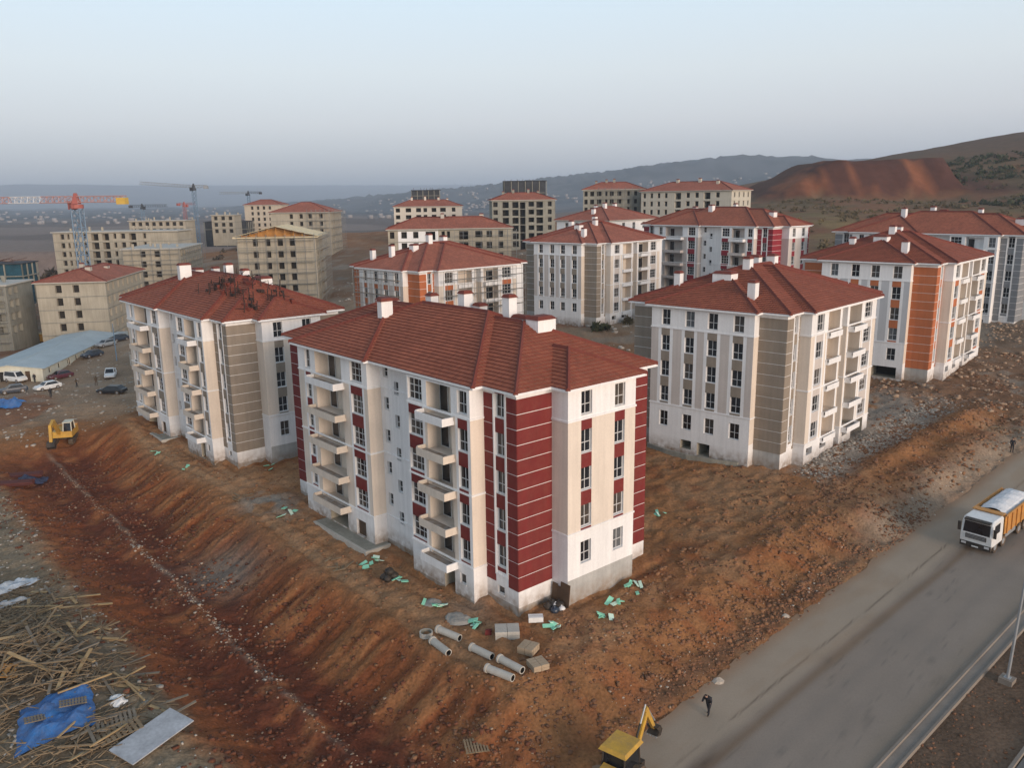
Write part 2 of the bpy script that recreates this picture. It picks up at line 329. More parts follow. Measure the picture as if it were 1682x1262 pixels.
def soil_col(x, y, z, q):
    al, ac, r = q['al'], q['ac'], q['r']
    n1 = fbm(x/6, y/6, 4, 101); n2 = fbm(x/2.2, y/2.2, 4, 111); n3 = fbm(x/16, y/16, 3, 121)
    ochre = np.array((.275, .128, .055)); tan = np.array((.36, .215, .118)); red = np.array((.215, .070, .028)); dred = np.array((.118, .036, .020))
    grey = np.array((.285, .245, .20)); yard = np.array((.27, .185, .12)); deb = np.array((.235, .18, .12)); verge = np.array((.115, .075, .05))
    scrub = np.array((.185, .112, .062)); far = np.array((.22, .165, .135)); ridge = np.array((.115, .12, .125))
    def mixc(c, d, w): return c*(1-w[:, None])+d*w[:, None]
    c = np.broadcast_to(ochre, (len(x), 3)).copy()
    c = mixc(c, tan, sst(n1, .5, .68)*.42); c = mixc(c, red, sst(n2, .5, .72)*.55*sst(n3, .3, .6))
    c = mixc(c, red*1.1, np.clip(sst(al, 13, 17)*(1-sst(al, 27, 32)), 0, 1)*q['fade']*.7)
    # tracks along the platform edge
    tk = np.exp(-((al-32.6+(n3-.5)*3)/1.1)**2)+np.exp(-((al-35.2+(n3-.5)*3)/.8)**2)*.7
    c = mixc(c, tan, np.clip(tk*q['fade']*sst(ac, 36, 44)*.7, 0, 1))
    for a0 in (31.9, 33.6, 36.0, 37.7):
        w2 = (fbm(ac/22, ac*0+a0, 3, 61)-.5)*3.2; tkk = np.exp(-((al-a0-w2)/.3)**2)*q['fade']*sst(ac, 36, 42)*.6*sst(n2, .3, .5); c = mixc(c, np.array((.33, .185, .095)), tkk)
    for a0 in (38.6, 40.2, 42.4, 43.9):
        w2 = (fbm(al/16, al*0+a0, 3, 63)-.5)*3; tkk = np.exp(-((ac-a0-w2)/.3)**2)*sst(al, 44, 52)*(1-sst(al, 92, 104))*.55*sst(n2, .3, .5); c = mixc(c, np.array((.17, .075, .035)), tkk)
    # trench and banks
    c = mixc(c, dred, np.clip(q['tr']*sst(n2, .2, .5)*1.0, 0, 1)*.92)
    st = fbm(ac*1.1, al*.12, 3, 41)
    c = mixc(c, red, np.clip(q['bank'], 0, 1)*.75); c = mixc(c, ochre*1.05, np.clip(q['bank'], 0, 1)*sst(st, .45, .65)*.8)
    wl_side = (1-q['wr']*0)*np.clip(4*q['wl']*(1-q['wl']), 0, 1)*q['fade']
    c = mixc(c, red*1.12, wl_side*.75*sst(n1, .3, .55))
    white = .7*np.exp(-((al-21.9+(fbm(ac/9, al/30, 3, 21)-.5)*1.3)/.30)**2)*q['fade']*sst(ac, 40, 47)*sst(n2, .35, .55)
    c = mixc(c, np.array((.36, .27, .2)), np.clip(white, 0, 1)*.75)
    gpatch = np.exp(-((al-26)/3.2)**2-((ac-72)/4)**2)
    c = mixc(c, grey*.62, np.clip(gpatch*1.2, 0, 1)*.8)
    # left of the trench: debris ground, soil painted dark under the timber heap for shaded gaps, and yard
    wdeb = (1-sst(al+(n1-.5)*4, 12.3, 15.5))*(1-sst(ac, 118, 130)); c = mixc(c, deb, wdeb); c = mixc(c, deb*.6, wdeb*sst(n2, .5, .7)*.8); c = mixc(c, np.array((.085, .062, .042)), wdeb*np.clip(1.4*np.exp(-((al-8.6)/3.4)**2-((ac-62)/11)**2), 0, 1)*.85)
    wy = sst(ac+(n1-.5)*9+(al-30)*.25, 127, 136)*(1-sst(r, 215, 240)); c = mixc(c, yard, wy); c = mixc(c, tan*1.05, wy*sst(n1, .5, .64)*.6); c = mixc(c, red*.9, wy*sst(n3, .56, .66)*.6)
    # grey spoil round the right block and by the big block's far corner
    wg = sst(al, 74, 82)*(1-sst(al, 112, 120))*sst(ac+(n1-.5)*4, 39.2, 42.2)*(1-sst(ac, 52, 56)); c = mixc(c, grey, wg*.9*sst(n2, .22, .48))
    wg2 = np.exp(-((al-34.2)/2.4)**2-((ac-79.5)/4.2)**2); c = mixc(c, grey*.9, np.clip(wg2*1.3, 0, 1)*sst(n2, .3, .5))
    wg3 = np.exp(-((al-48.5)/3.6)**2-((ac-46.2)/2.2)**2)+np.exp(-((al-36)/2)**2-((ac-47)/2)**2)*.6; c = mixc(c, grey*.8, np.clip(wg3, 0, 1)*sst(n2, .35, .55)*.8)
    # banks above the road
    b2 = np.clip(q['bank2'], 0, 1)*sst(ac, 29, 31); st2 = fbm(al*1.2, ac*.15, 3, 91)
    c = mixc(c, ochre*.9, b2*.7); c = mixc(c, red*1.1, b2*sst(st2, .5, .7)*.6); c = mixc(c, tan*1.0, b2*sst(n1, .52, .66)*sst(al, 70, 84)*.7)
    ft = np.exp(-((ac-31.2)/.9)**2)*sst(al, 36, 40)*(1-sst(al, 66, 76)); c = mixc(c, verge*.85, np.clip(ft, 0, 1)*.7)
    dusty = np.exp(-((ac-31.5)/2.5)**2)*sst(al, 66, 74); c = mixc(c, np.array((.29, .235, .175)), np.clip(dusty, 0, 1)*.75)
    wv = (1-sst(ac, 18.2, 18.6)); c = mixc(c, verge, wv*(r < 400)); c = mixc(c, verge*1.5, wv*sst(n2, .5, .7)*.6)
    # brown field right of the right blocks
    wf = sst(al, 105, 122)*(1-sst(r, 190, 230))*(1-sst(ac, 62, 80)); c = mixc(c, np.array((.155, .09, .055)), wf*.8); c = mixc(c, grey*.9, wf*sst(n2, .58, .72)*.7)
    # between the blocks further back
    wb = sst(r, 125, 165)*(1-sst(r, 330, 420)); c = mixc(c, np.array((.175, .125, .085)), wb*.65*(1-wy)); c = mixc(c, np.array((.26, .22, .175)), wb*sst(n1, .52, .7)*.6)
    # hillside, spoil heap, plain, ridges
    wh = sst(x, 70, 105)*sst(y, 190, 235)*(1-sst(r, 700, 1100)); c = mixc(c, scrub, wh); c = mixc(c, np.array((.105, .08, .042)), wh*sst(n1, .45, .65)*.75); c = mixc(c, np.array((.21, .092, .048)), wh*sst(n3, .45, .6)*.75); yl = wh*(1-sst(r, 300, 400)); c = mixc(c, np.array((.25, .17, .075)), yl*sst(n1, .45, .6)*.7)
    sh_ = sst(x, 100, 122)*(1-sst(x, 222, 240))*sst(z, 29.5, 32)*sst(y, 370, 385)*(1-sst(y, 480, 540)); c = mixc(c, np.array((.10, .045, .030)), sh_*.9)
    topc = sst(z, 46, 54)*wh; c = mixc(c, np.array((.135, .085, .055)), topc*.8)
    hs = .6*fbm(x/9, y/70, 3, 131)+.4*fbm(x/3, y/16, 3, 133)
    c = mixc(c, np.array((.095, .040, .028)), q['hmask']); c = mixc(c, np.array((.24, .088, .042)), q['hmask']*sst(hs, .5, .62)*.95)
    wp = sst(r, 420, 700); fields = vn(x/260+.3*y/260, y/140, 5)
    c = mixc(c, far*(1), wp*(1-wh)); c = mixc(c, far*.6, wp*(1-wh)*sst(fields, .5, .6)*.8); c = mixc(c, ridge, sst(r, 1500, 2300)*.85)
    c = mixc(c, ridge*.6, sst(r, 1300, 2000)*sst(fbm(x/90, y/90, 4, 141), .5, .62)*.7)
    return c

def axis_pts(a0, a1, step, grow, lim0, lim1):
    m = list(np.arange(a0, a1+1e-6, step)); p = [a1]; s = step
    while p[-1] < lim1: s *= grow; p.append(p[-1]+s)
    q = [a0]; s = step
    while q[-1] > lim0: s *= grow; q.append(q[-1]-s)
    return np.array(sorted(set(q[1:]))+m+p[1:])
xs = axis_pts(-72, 62, .24, 1.032, -14000, 9000); ys = axis_pts(40, 112, .24, 1.022, -600, 14000)
GX, GY = np.meshgrid(xs, ys); gx, gy = GX.ravel(), GY.ravel()
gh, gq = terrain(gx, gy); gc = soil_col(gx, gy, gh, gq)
def grid_mesh(name, X, Y, Z, nx, ny, col, m):
    me = bpy.data.meshes.new(name)
    idx = np.arange(nx*ny).reshape(ny, nx); a = idx[:-1, :-1].ravel(); b = idx[:-1, 1:].ravel(); c = idx[1:, 1:].ravel(); d = idx[1:, :-1].ravel()
    F = np.stack([a, b, c, d], 1).ravel().astype(np.int32); nf = len(a)
    me.vertices.add(nx*ny); me.vertices.foreach_set("co", np.stack([X, Y, Z], 1).ravel().astype(np.float32))
    me.loops.add(nf*4); me.loops.foreach_set("vertex_index", F)
    me.polygons.add(nf); me.polygons.foreach_set("loop_start", np.arange(0, nf*4, 4, dtype=np.int32)); me.polygons.foreach_set("loop_total", np.full(nf, 4, np.int32))
    me.polygons.foreach_set("use_smooth", np.ones(nf, bool))
    me.update(calc_edges=True)
    at = me.color_attributes.new("soil", 'FLOAT_COLOR', 'POINT')
    at.data.foreach_set("color", np.column_stack([col, np.ones(len(col))]).ravel().astype(np.float32))
    me.materials.append(m); return me
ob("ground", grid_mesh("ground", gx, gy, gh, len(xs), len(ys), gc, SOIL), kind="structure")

# road, second carriageway, kerbs
def road_strip(name, a0, a1, c0, c1, colf, edge=0.):
    A = np.arange(a0, a1, .8); C = np.linspace(0, 1, 90); AA, TT = np.meshgrid(A, C); AA = AA.ravel(); TT = TT.ravel()
    e = (fbm(AA/3.0, AA*0+3, 3, 61)-.5)*edge
    CC = c0+(c1+e-c0)*TT
    X, Y = wxy(AA, CC); Z = road_z(AA)+.03-.02*np.abs(TT-.5)
    ob(name, grid_mesh(name, X, Y, Z, len(A), len(C), colf(AA, CC, X, Y), ROADM), kind="structure")
def rc(al, ac, x, y):
    n = fbm(al/14, ac/1.1, 4, 71); n2 = fbm(x/2.5, y/2.5, 4, 72)
    base = np.array((.255, .208, .168)); dust = np.array((.345, .272, .20)); dk = np.array((.15, .132, .118))
    w = .85*sst(ac+(n-.5)*1.0, 25.5, 26.3); c = base*(1-w[:, None])+dust*w[:, None]
    l = np.exp(-((ac-25.3+(n-.5)*.9)/.42)**2)*.8; c = c*(1-l[:, None])+np.array((.185, .125, .08))*l[:, None]
    l2 = np.exp(-((ac-26.7+(n-.5)*.5)/.09)**2)*.75*sst(n2, .3, .5); c = c*(1-l2[:, None])+np.array((.12, .085, .06))*l2[:, None]
    t = (np.exp(-((ac-23.2)/.55)**2)+np.exp(-((ac-21.3)/.55)**2))*.2*sst(n, .3, .6); c = c*(1-t[:, None])+dk*t[:, None]
    sp_ = sst(fbm(al/5, ac/1.6, 4, 74), .56, .74)*sst(ac, 23, 27)*.35; c = c*(1-sp_[:, None])+np.array((.30, .20, .125))*sp_[:, None]
    cr_ = np.exp(-(np.abs(fbm(al/3.2, ac/3.2, 3, 75)-.5)/.006)**2)*(1-w)*.35; c = c*(1-cr_[:, None])+np.array((.09, .08, .07))*cr_[:, None]
    ed = sst(ac, 28.6, 30.4)*.8; c = c*(1-ed[:, None])+np.array((.27, .155, .085))*ed[:, None]
    gk = (1-sst(ac, 18.4, 19.6+n*.8))*.55; c = c*(1-gk[:, None])+np.array((.25, .19, .135))*gk[:, None]
    s = np.exp(-((al-37.6)/1.5)**2-((ac-25.6)/.45)**2); s = np.clip(s*1.4*sst(n2, .2, .5), 0, 1)*.85; c = c*(1-s[:, None])+np.array((.07, .045, .03))*s[:, None]
    return c*(.95+.1*n2)[:, None]
road_strip("road", 5, 172, 18.3, 30.2, rc, 1.3)
road_strip("road", 5, 172, 2.5, 12.6, lambda al, ac, x, y: np.tile(np.array((.145, .138, .13)), (len(al), 1))*(.9+.2*fbm(x/3, y/3, 3, 9))[:, None])
def kerb(c0, prof):
    b = MB(); A = [5+i*2.0 for i in range(84)]
    for a, a2 in zip(A[:-1], A[1:]):
        for (p0, h0), (p1, h1) in zip(prof[:-1], prof[1:]):
            pts = []
            for aa, pp, hh in ((a, p0, h0), (a, p1, h1), (a2, p1, h1), (a2, p0, h0)):
                x, y = wxy(aa, c0+pp); pts.append((x, y, float(road_z(np.array(aa)))+hh))
            b.face(pts, KERBM)
    return b
kerb(18.3, [(.02, .02), (0, .15), (-.18, .16), (-.22, .05), (-.85, .03), (-.9, .13), (-1.05, .14), (-1.1, -.1)]).build("kerb", kind="structure")
kerb(12.7, [(.25, -.1), (.2, .14), (0, .15), (-.03, .02)]).build("kerb", kind="structure")

# ---------------------------------------------------------------- roofs
BARY = [(i/7, j/7, (7-i-j)/7) for i in range(0, 7) for j in range(0, 8-i) if 0 < i+(j == 0)*.5+(j == 7-i)*.5 and i > 0]+[(.03, t/8, .97-t/8) for t in range(1, 8)]
class Roof:
    """union of hip roofs over rectangles; the height is the pitch times the distance in from the eave"""
    def __init__(s, rects, z, k, over=.6):
        s.r = [(a-over, b+over, c-over, d+over) for a, b, c, d in rects]; s.z = z; s.k = k
    def d(s, x, y):
        best = (-1, None)
        for a, b, c, e in s.r:
            m = min((x-a, ('x', 1, a)), (b-x, ('x', -1, b)), (y-c, ('y', 1, c)), (e-y, ('y', -1, e)), key=lambda t: t[0])
            if m[0] > best[0]+1e-7: best = m
        return best
    def h(s, x, y): return s.z+s.k*max(0, s.d(x, y)[0])
    def polys(s):
        X = sorted({v for r in s.r for v in r[:2]}); Y = sorted({v for r in s.r for v in r[2:]}); st = []
        for x0, x1 in zip(X, X[1:]):
            for y0, y1 in zip(Y, Y[1:]):
                if s.d((x0+x1)/2, (y0+y1)/2)[0] > 1e-6: st.append(([(x0, y0), (x1, y0), (x1, y1), (x0, y1)], 0))
        out = []
        while st:
            P, dep = st.pop(); cx = sum(p[0] for p in P)/len(P); cy = sum(p[1] for p in P)/len(P)
            smp = [(cx*w0+p[0]*w1+q[0]*w2, cy*w0+p[1]*w1+q[1]*w2) for p, q in zip(P, P[1:]+P[:1]) for w0, w1, w2 in BARY]+[(cx, cy)]+[(p[0]+(cx-p[0])*.02, p[1]+(cy-p[1])*.02) for p in P]+[((p[0]+q[0])/2+(cx-(p[0]+q[0])/2)*.02, (p[1]+q[1])/2+(cy-(p[1]+q[1])/2)*.02) for p, q in zip(P, P[1:]+P[:1])]
            act = []
            for p in smp:
                a = s.d(*p)[1]
                if a not in act: act.append(a)
            if len(act) == 1 or dep > 40: out.append((P, s.d(cx, cy)[1])); continue
            best = None
            for i1 in range(len(act)):
                for i2 in range(i1):
                    (t1, g1, c1), (t2, g2, c2) = act[i1], act[i2]
                    f = lambda p: g1*((p[0] if t1 == 'x' else p[1])-c1)-g2*((p[0] if t2 == 'x' else p[1])-c2)
                    A, B = clip(P, f), clip(P, lambda p: -f(p)); sm = min(area(A), area(B))
                    if sm > 5e-5 and (best is None or sm > best[0]): best = (sm, A, B)
            if best is None: out.append((P, s.d(cx, cy)[1])); continue
            st += [(best[1], dep+1), (best[2], dep+1)]
        return out
def clip(P, f):
    o = []
    for p, q in zip(P, P[1:]+P[:1]):
        a, b = f(p), f(q)
        if a >= -1e-9: o.append(p)
        if (a > 1e-9 and b < -1e-9) or (a < -1e-9 and b > 1e-9):
            t = a/(a-b); o.append((p[0]+(q[0]-p[0])*t, p[1]+(q[1]-p[1])*t))
    return o
def area(P): return abs(sum(p[0]*q[1]-q[0]*p[1] for p, q in zip(P, P[1:]+P[:1])))/2 if len(P) > 2 else 0

def build_roof(root, rf, tile, course=None, thick=.22, eave=WHITE, caps=True):
    b = MB(); b.uv = []; polys = rf.polys(); k = rf.k
    def put(P3, m, uv):
        b.face(P3, m); b.uv += uv
    for P, (t, g, c) in polys:
        dist = lambda p: g*((p[0] if t == 'x' else p[1])-c)
        along = (lambda p: p[1]) if t == 'x' else (lambda p: p[0])
        ccw = sum(p[0]*q[1]-q[0]*p[1] for p, q in zip(P, P[1:]+P[:1])) > 0
        if not ccw: P = P[::-1]
        if not course:
            put([(p[0], p[1], rf.z+k*dist(p)) for p in P], tile, [(along(p), dist(p)) for p in P]); continue
        lo = int(min(map(dist, P))/course+1e-6); hi = max(map(dist, P))
        while lo*course < hi-1e-6:
            d0, d1 = lo*course, (lo+1)*course
            Q = clip(clip(P, lambda p: dist(p)-d0), lambda p: d1-dist(p))
            if area(Q) > 1e-5:
                L = .075
                put([(p[0], p[1], rf.z+k*dist(p)+L*(1-(dist(p)-d0)/course)) for p in Q], tile, [(along(p), dist(p)) for p in Q])
                for p, q in zip(Q, Q[1:]+Q[:1]):
                    if abs(dist(p)-d0) < 1e-6 and abs(dist(q)-d0) < 1e-6:
                        z = rf.z+k*d0
                        put([(p[0], p[1], z-.02), (q[0], q[1], z-.02), (q[0], q[1], z+L), (p[0], p[1], z+L)], TILED, [(0, 0)]*4)
            lo += 1
    b.build("roof", root, kind="stuff") if course else b.build("roof", root)
    # eave: soffit and fascia round the outline
    e = MB(); X = sorted({v for r in rf.r for v in r[:2]}); Y = sorted({v for r in rf.r for v in r[2:]})
    ins = lambda x, y: rf.d(x, y)[0] > 1e-6
    z1, z0 = rf.z-.005, rf.z-thick
    for x0, x1 in zip(X, X[1:]):
        for y0, y1 in zip(Y, Y[1:]):
            cx, cy = (x0+x1)/2, (y0+y1)/2
            if not ins(cx, cy): continue
            e.face([(x0, y0, z0), (x0, y1, z0), (x1, y1, z0), (x1, y0, z0)], eave)
            eps = .01
            for (ax, ay, bx, by, ox, oy) in ((x0, y0, x1, y0, 0, -1), (x1, y0, x1, y1, 1, 0), (x1, y1, x0, y1, 0, 1), (x0, y1, x0, y0, -1, 0)):
                if not ins((ax+bx)/2+ox*eps, (ay+by)/2+oy*eps): e.face([(ax, ay, z0), (bx, by, z0), (bx, by, z1), (ax, ay, z1)], eave)
    e.build("eave", root)
    if caps:
        seen = {}
        for P, a in polys:
            for p, q in zip(P, P[1:]+P[:1]):
                if math.dist(p, q) < .3: continue
                mx, my = (p[0]+q[0])/2, (p[1]+q[1])/2; nx, ny = -(q[1]-p[1]), q[0]-p[0]; l = math.hypot(nx, ny); nx, ny = nx/l*.08, ny/l*.08
                d1, d2 = rf.d(mx+nx, my+ny), rf.d(mx-nx, my-ny)
                if d1[1] == d2[1] or d1[0] < 0 or d2[0] < 0: continue
                d0 = rf.d(mx, my)[0]
                key = (round(mx, 1), round(my, 1))
                if key in seen: continue
                seen[key] = (p, q, d1[0]+d2[0] < 2*d0-1e-4)
        # merge collinear pieces end to end
        segs = [v for v in seen.values()]
        for p, q, ridge in segs:
            c = MB(); P3 = [Vector((t[0], t[1], rf.h(*t))) for t in (p, q)]
            if not ridge: continue
            w, h = (.19, .17)
            d = (P3[1]-P3[0]).normalized(); s_ = d.cross(Vector((0, 0, 1))).normalized()*w; u = Vector((0, 0, h)); dn = Vector((0, 0, -.06))
            A0, B0, C0 = P3[0]-s_+dn, P3[0]+s_+dn, P3[0]+u+Vector((0, 0, .04)); A1, B1, C1 = P3[1]-s_+dn, P3[1]+s_+dn, P3[1]+u+Vector((0, 0, .04))
            for F in ((A0, A1, C1, C0), (C0, C1, B1, B0), (A0, C0, B0), (A1, B1, C1), (A0, B0, B1, A1)): c.face(F, TILED)
            c.build("ridge_cap" if ridge else "valley_gutter", root)

def chimney(root, rf, x, y, dx, dy, h, wall=WHITE):
    z = min(rf.h(x+sx*dx/2, y+sy*dy/2) for sx in (-1, 1) for sy in (-1, 1))-.15; zt = rf.h(x, y)+h
    b = MB(); b.box(x-dx/2, x+dx/2, y-dy/2, y+dy/2, z, zt, wall); o = b.build("chimney", root)
    c = MB(); ox, oy = dx/2+.1, dy/2+.1
    base = [(x-ox, y-oy, zt), (x+ox, y-oy, zt), (x+ox, y+oy, zt), (x-ox, y+oy, zt)]; r = min(ox, oy)*.4
    top = [(x-ox+r, y-oy+r, zt+.28), (x+ox-r, y-oy+r, zt+.28), (x+ox-r, y+oy-r, zt+.28), (x-ox+r, y+oy-r, zt+.28)]
    c.hexa(base+top, TILED); c.build("chimney_cap", o)

# ---------------------------------------------------------------- windows and walls
_wc = {}
def win_meshes(w, h, nx, ny):
    k = (round(w, 2), round(h, 2), nx, ny)
    if k in _wc: return _wc[k]
    f = MB(); t = .055
    f.box(0, t, 0, .07, 0, h, FRAME); f.box(w-t, w, 0, .07, 0, h, FRAME); f.box(t, w-t, 0, .07, 0, t, FRAME); f.box(t, w-t, 0, .07, h-t, h, FRAME)
    for i in range(1, nx): f.box(w*i/nx-.028, w*i/nx+.028, .004, .066, t, h-t, FRAME)
    ys_ = [h*.42] if ny == 2 else [h*i/ny for i in range(1, ny)]
    e = [t]+[w*i/nx for i in range(1, nx)]+[w-t]
    for y in ys_:
        for i in range(nx):
            a = e[i]+(.028 if i else 0); c = e[i+1]-(.028 if i+1 < nx else 0); f.box(a, c, .008, .062, y-.028, y+.028, FRAME)
    f.box(-.06, w+.06, -.20, 0, -.06, -.003, FRAME)
    gs = []
    for gm in (GLASS, GLASSD, FILM):
        g = MB(); g.face([(.02, .04, .02), (w-.02, .04, .02), (w-.02, .04, h-.02), (.02, .04, h-.02)], gm); gs.append(g.mesh("pane"))
    _wc[k] = (f.mesh("window"), gs); return _wc[k]

class Facade:
    """a run of wall from p to q (outward normal to the right of travel); holes and paint zones in axis coordinates"""
    def __init__(s, p, q): s.p, s.q = p, q
    def build(s, wb, root, z0, z1, holes=(), zone=None, zcuts=(), ccuts=(), detail=2, dmat=WHITE):
        (px, py), (qx, qy) = s.p, s.q; L = math.hypot(qx-px, qy-py); dx, dy = (qx-px)/L, (qy-py)/L; nx, ny = dy, -dx
        ax = abs(dx) > .5; st = px if ax else py; sg = dx if ax else dy
        A = lambda c: (c-st)*sg; Cc = lambda a: st+a*sg
        H = []
        for h in holes:
            a0, a1 = sorted((A(h['c'][0]), A(h['c'][1]))); H.append((a0, a1, h['z'][0], h['z'][1], h))
        ca = sorted({0, L, *[v for h in H for v in h[:2]], *[A(c) for c in ccuts if 0 < A(c) < L]}); cz = sorted({z0, z1, *[v for h in H for v in h[2:4]], *[z for z in zcuts if z0 < z < z1]})
        P = lambda a, z, d=0: (px+dx*a-nx*d, py+dy*a-ny*d, z)
        for a0, a1 in zip(ca, ca[1:]):
            if a1-a0 < 1e-4: continue
            run = None
            for zz0, zz1 in zip(cz, cz[1:]):
                am, zm = (a0+a1)/2, (zz0+zz1)/2
                hole = any(h[0] < am < h[1] and h[2] < zm < h[3] for h in H)
                m = None if hole else (zone(Cc(am), zm) if zone else dmat)
                if run and run[2] is m: run[1] = zz1
                else:
                    if run and run[2]: wb.face([P(a0, run[0]), P(a1, run[0]), P(a1, run[1]), P(a0, run[1])], run[2])
                    run = [zz0, zz1, m]
            if run and run[2]: wb.face([P(a0, run[0]), P(a1, run[0]), P(a1, run[1]), P(a0, run[1])], run[2])
        for a0, a1, h0, h1, h in H:
            d = h.get('d', .2); rm = h.get('rm', dmat)
            wb.face([P(a0, h0), P(a0, h1), P(a0, h1, d), P(a0, h0, d)], rm); wb.face([P(a1, h0), P(a1, h0, d), P(a1, h1, d), P(a1, h1)], rm)
            wb.face([P(a0, h0), P(a0, h0, d), P(a1, h0, d), P(a1, h0)], rm); wb.face([P(a0, h1), P(a1, h1), P(a1, h1, d), P(a0, h1, d)], rm)
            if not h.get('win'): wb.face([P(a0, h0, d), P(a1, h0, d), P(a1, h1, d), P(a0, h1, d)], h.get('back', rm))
            ang = math.atan2(dy, dx)
            if h.get('win'):
                nxw, nyw = h['win']
                if detail >= 1:
                    f, g = win_meshes(a1-a0, h1-h0, nxw, nyw)
                    o = ob("window", f, root, P(a0, h0, d-.08), ang); r_ = rnd.random(); ob("pane", g[0 if r_ < .68 else 1 if r_ < .96 else 2], o, None, None, (rnd.uniform(-.012, .012), 0, rnd.uniform(-.02, .02)))
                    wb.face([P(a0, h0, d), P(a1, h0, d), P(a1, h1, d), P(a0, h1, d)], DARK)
                else:
                    f, g = win_meshes(a1-a0, h1-h0, nxw, nyw)
                    key = ('j', round(a1-a0, 2), round(h1-h0, 2), nxw, nyw)
                    if key not in _wc:
                        j = MB(); w, hh = a1-a0, h1-h0
                        j.face([(0, .04, 0), (w, .04, 0), (w, .04, hh), (0, .04, hh)], GLASS)
                        j.box(w/2-.04, w/2+.04, 0, .035, 0, hh, FRAME); j.box(0, w/2-.04, 0, .03, hh*.45-.04, hh*.45+.04, FRAME); j.box(w/2+.04, w, 0, .03, hh*.45-.04, hh*.45+.04, FRAME)
                        _wc[key] = j.mesh("window")
                    ob("window", _wc[key], root, P(a0, h0, d-.06), ang)
            if h.get('door'):      # balcony door standing on the back wall of a recess
                c0, c1, dh = h['door']; b0, b1 = sorted((A(c0), A(c1)))
                key = ('d', round(b1-b0, 2), round(dh, 2))
                if key not in _wc:
                    w = b1-b0; j = MB(); j.face([(.05, -.02, .05), (w-.05, -.02, .05), (w-.05, -.02, dh-.05), (.05, -.02, dh-.05)], GLASS)
                    j.box(0, .06, -.05, 0, 0, dh, FRAME); j.box(w-.06, w, -.05, 0, 0, dh, FRAME); j.box(.06, w-.06, -.05, 0, dh-.06, dh, FRAME); j.box(.06, w-.06, -.05, 0, .0, .06, FRAME)
                    _wc[key] = j.mesh("balcony_door")
                ob("balcony_door", _wc[key], root, P(b0, h0+.01, d-.03), ang)

def offset_strip(root, name, pts, z0, z1, off, m, inner=.02):
    """a moulding that follows an open run of wall corners, outward normal to the right of travel"""
    n = len(pts); N = []
    for p, q in zip(pts, pts[1:]):
        L = math.hypot(q[0]-p[0], q[1]-p[1]); N.append(((q[1]-p[1])/L, -(q[0]-p[0])/L))
    O = []
    for i, p in enumerate(pts):
        a = N[max(0, i-1)]; c = N[min(len(N)-1, i)]
        if i in (0, n-1) or (a[0]*c[0]+a[1]*c[1]) > .99: O.append((c if i < n-1 else a))
        else: O.append((a[0]+c[0], a[1]+c[1]))
    b = MB()
    o3 = lambda i, d, z: (pts[i][0]+O[i][0]*d, pts[i][1]+O[i][1]*d, z)
    for i in range(n-1):
        b.face([o3(i, off, z0), o3(i+1, off, z0), o3(i+1, off, z1), o3(i, off, z1)], m)
        b.face([o3(i, off, z1), o3(i+1, off, z1), o3(i+1, -inner, z1+.02), o3(i, -inner, z1+.02)], m)
        b.face([o3(i, -inner, z0), o3(i+1, -inner, z0), o3(i+1, off, z0), o3(i, off, z0)], m)
    for i in (0, n-1): b.face([o3(i, -inner, z0), o3(i, off, z0), o3(i, off, z1), o3(i, -inner, z1)], m)
    # weld
    idx = {}; v2 = []; mp = []
    for v in b.v:
        k = tuple(round(c, 4) for c in v)
        if k not in idx: idx[k] = len(v2); v2.append(v)
        mp.append(idx[k])
    b.v = v2; b.f = [tuple(mp[i] for i in f) for f in b.f]
    b.build(name, root)

_pc = {}
def panels(root, p, q, z0, z1, m, pitch=1.2, gap=.06, joined=False):
    """cladding panels one above the other on the wall run p-q"""
    L = math.hypot(q[0]-p[0], q[1]-p[1]); ang = math.atan2(q[1]-p[1], q[0]-p[0]); n = max(1, round((z1-z0)/pitch)); ph = (z1-z0)/n
    if joined:
        b = MB()
        for i in range(n): b.box(.0, L, -.035, .01, i*ph, (i+1)*ph-gap, m)
        ob("cladding", b.mesh("cladding"), root, (p[0], p[1], z0), ang, kind="stuff"); return
    k = (round(L, 3), round(ph, 3), m.name)
    if k not in _pc:
        b = MB(); b.box(.0, L, -.035, .01, 0, ph-gap, m); _pc[k] = b.mesh("panel")
    for i in range(n): ob("panel", _pc[k], root, (p[0], p[1], z0+i*ph), ang)

def balcony(root, x0, x1, y, out, ins, z, m=CREAM, cham=.35, key=None):
    m = WHITEB if m is WHITE else CREAMB if m is CREAM else m
    """trough-shaped slab: floor with a low upstand on its three free sides (front faces -y)"""
    k = ('b', round(x1-x0, 2), out, ins, m.name, cham)
    if k not in _wc:
        w = x1-x0; b = MB(); t = .12
        b.prism([(cham, -out), (w, -out), (w, 0), (w, ins), (0, ins), (0, -out+cham)] if cham else [(0, -out), (w, -out), (w, ins), (0, ins)], -.28, 0, CONCW if False else m)
        b.box(cham, w, -out, -out+t, .001, .34, m); b.box(w-t, w, -out+t, -.04, .001, .34, m); b.box(0, t, -out+cham, -.04, .001, .34, m)
        if cham:
            b.hexa([(0, -out+cham, .001), (cham, -out, .001), (cham, -out+t, .001), (t, -out+cham, .001), (0, -out+cham, .34), (cham, -out, .34), (cham, -out+t, .34), (t, -out+cham, .34)], m)
        b.box(t, w-t, -out+t, -.02, .002, .03, PLINTH)
        _wc[k] = b.mesh("balcony")
    ob("balcony", _wc[k], root, (x0, y, z))

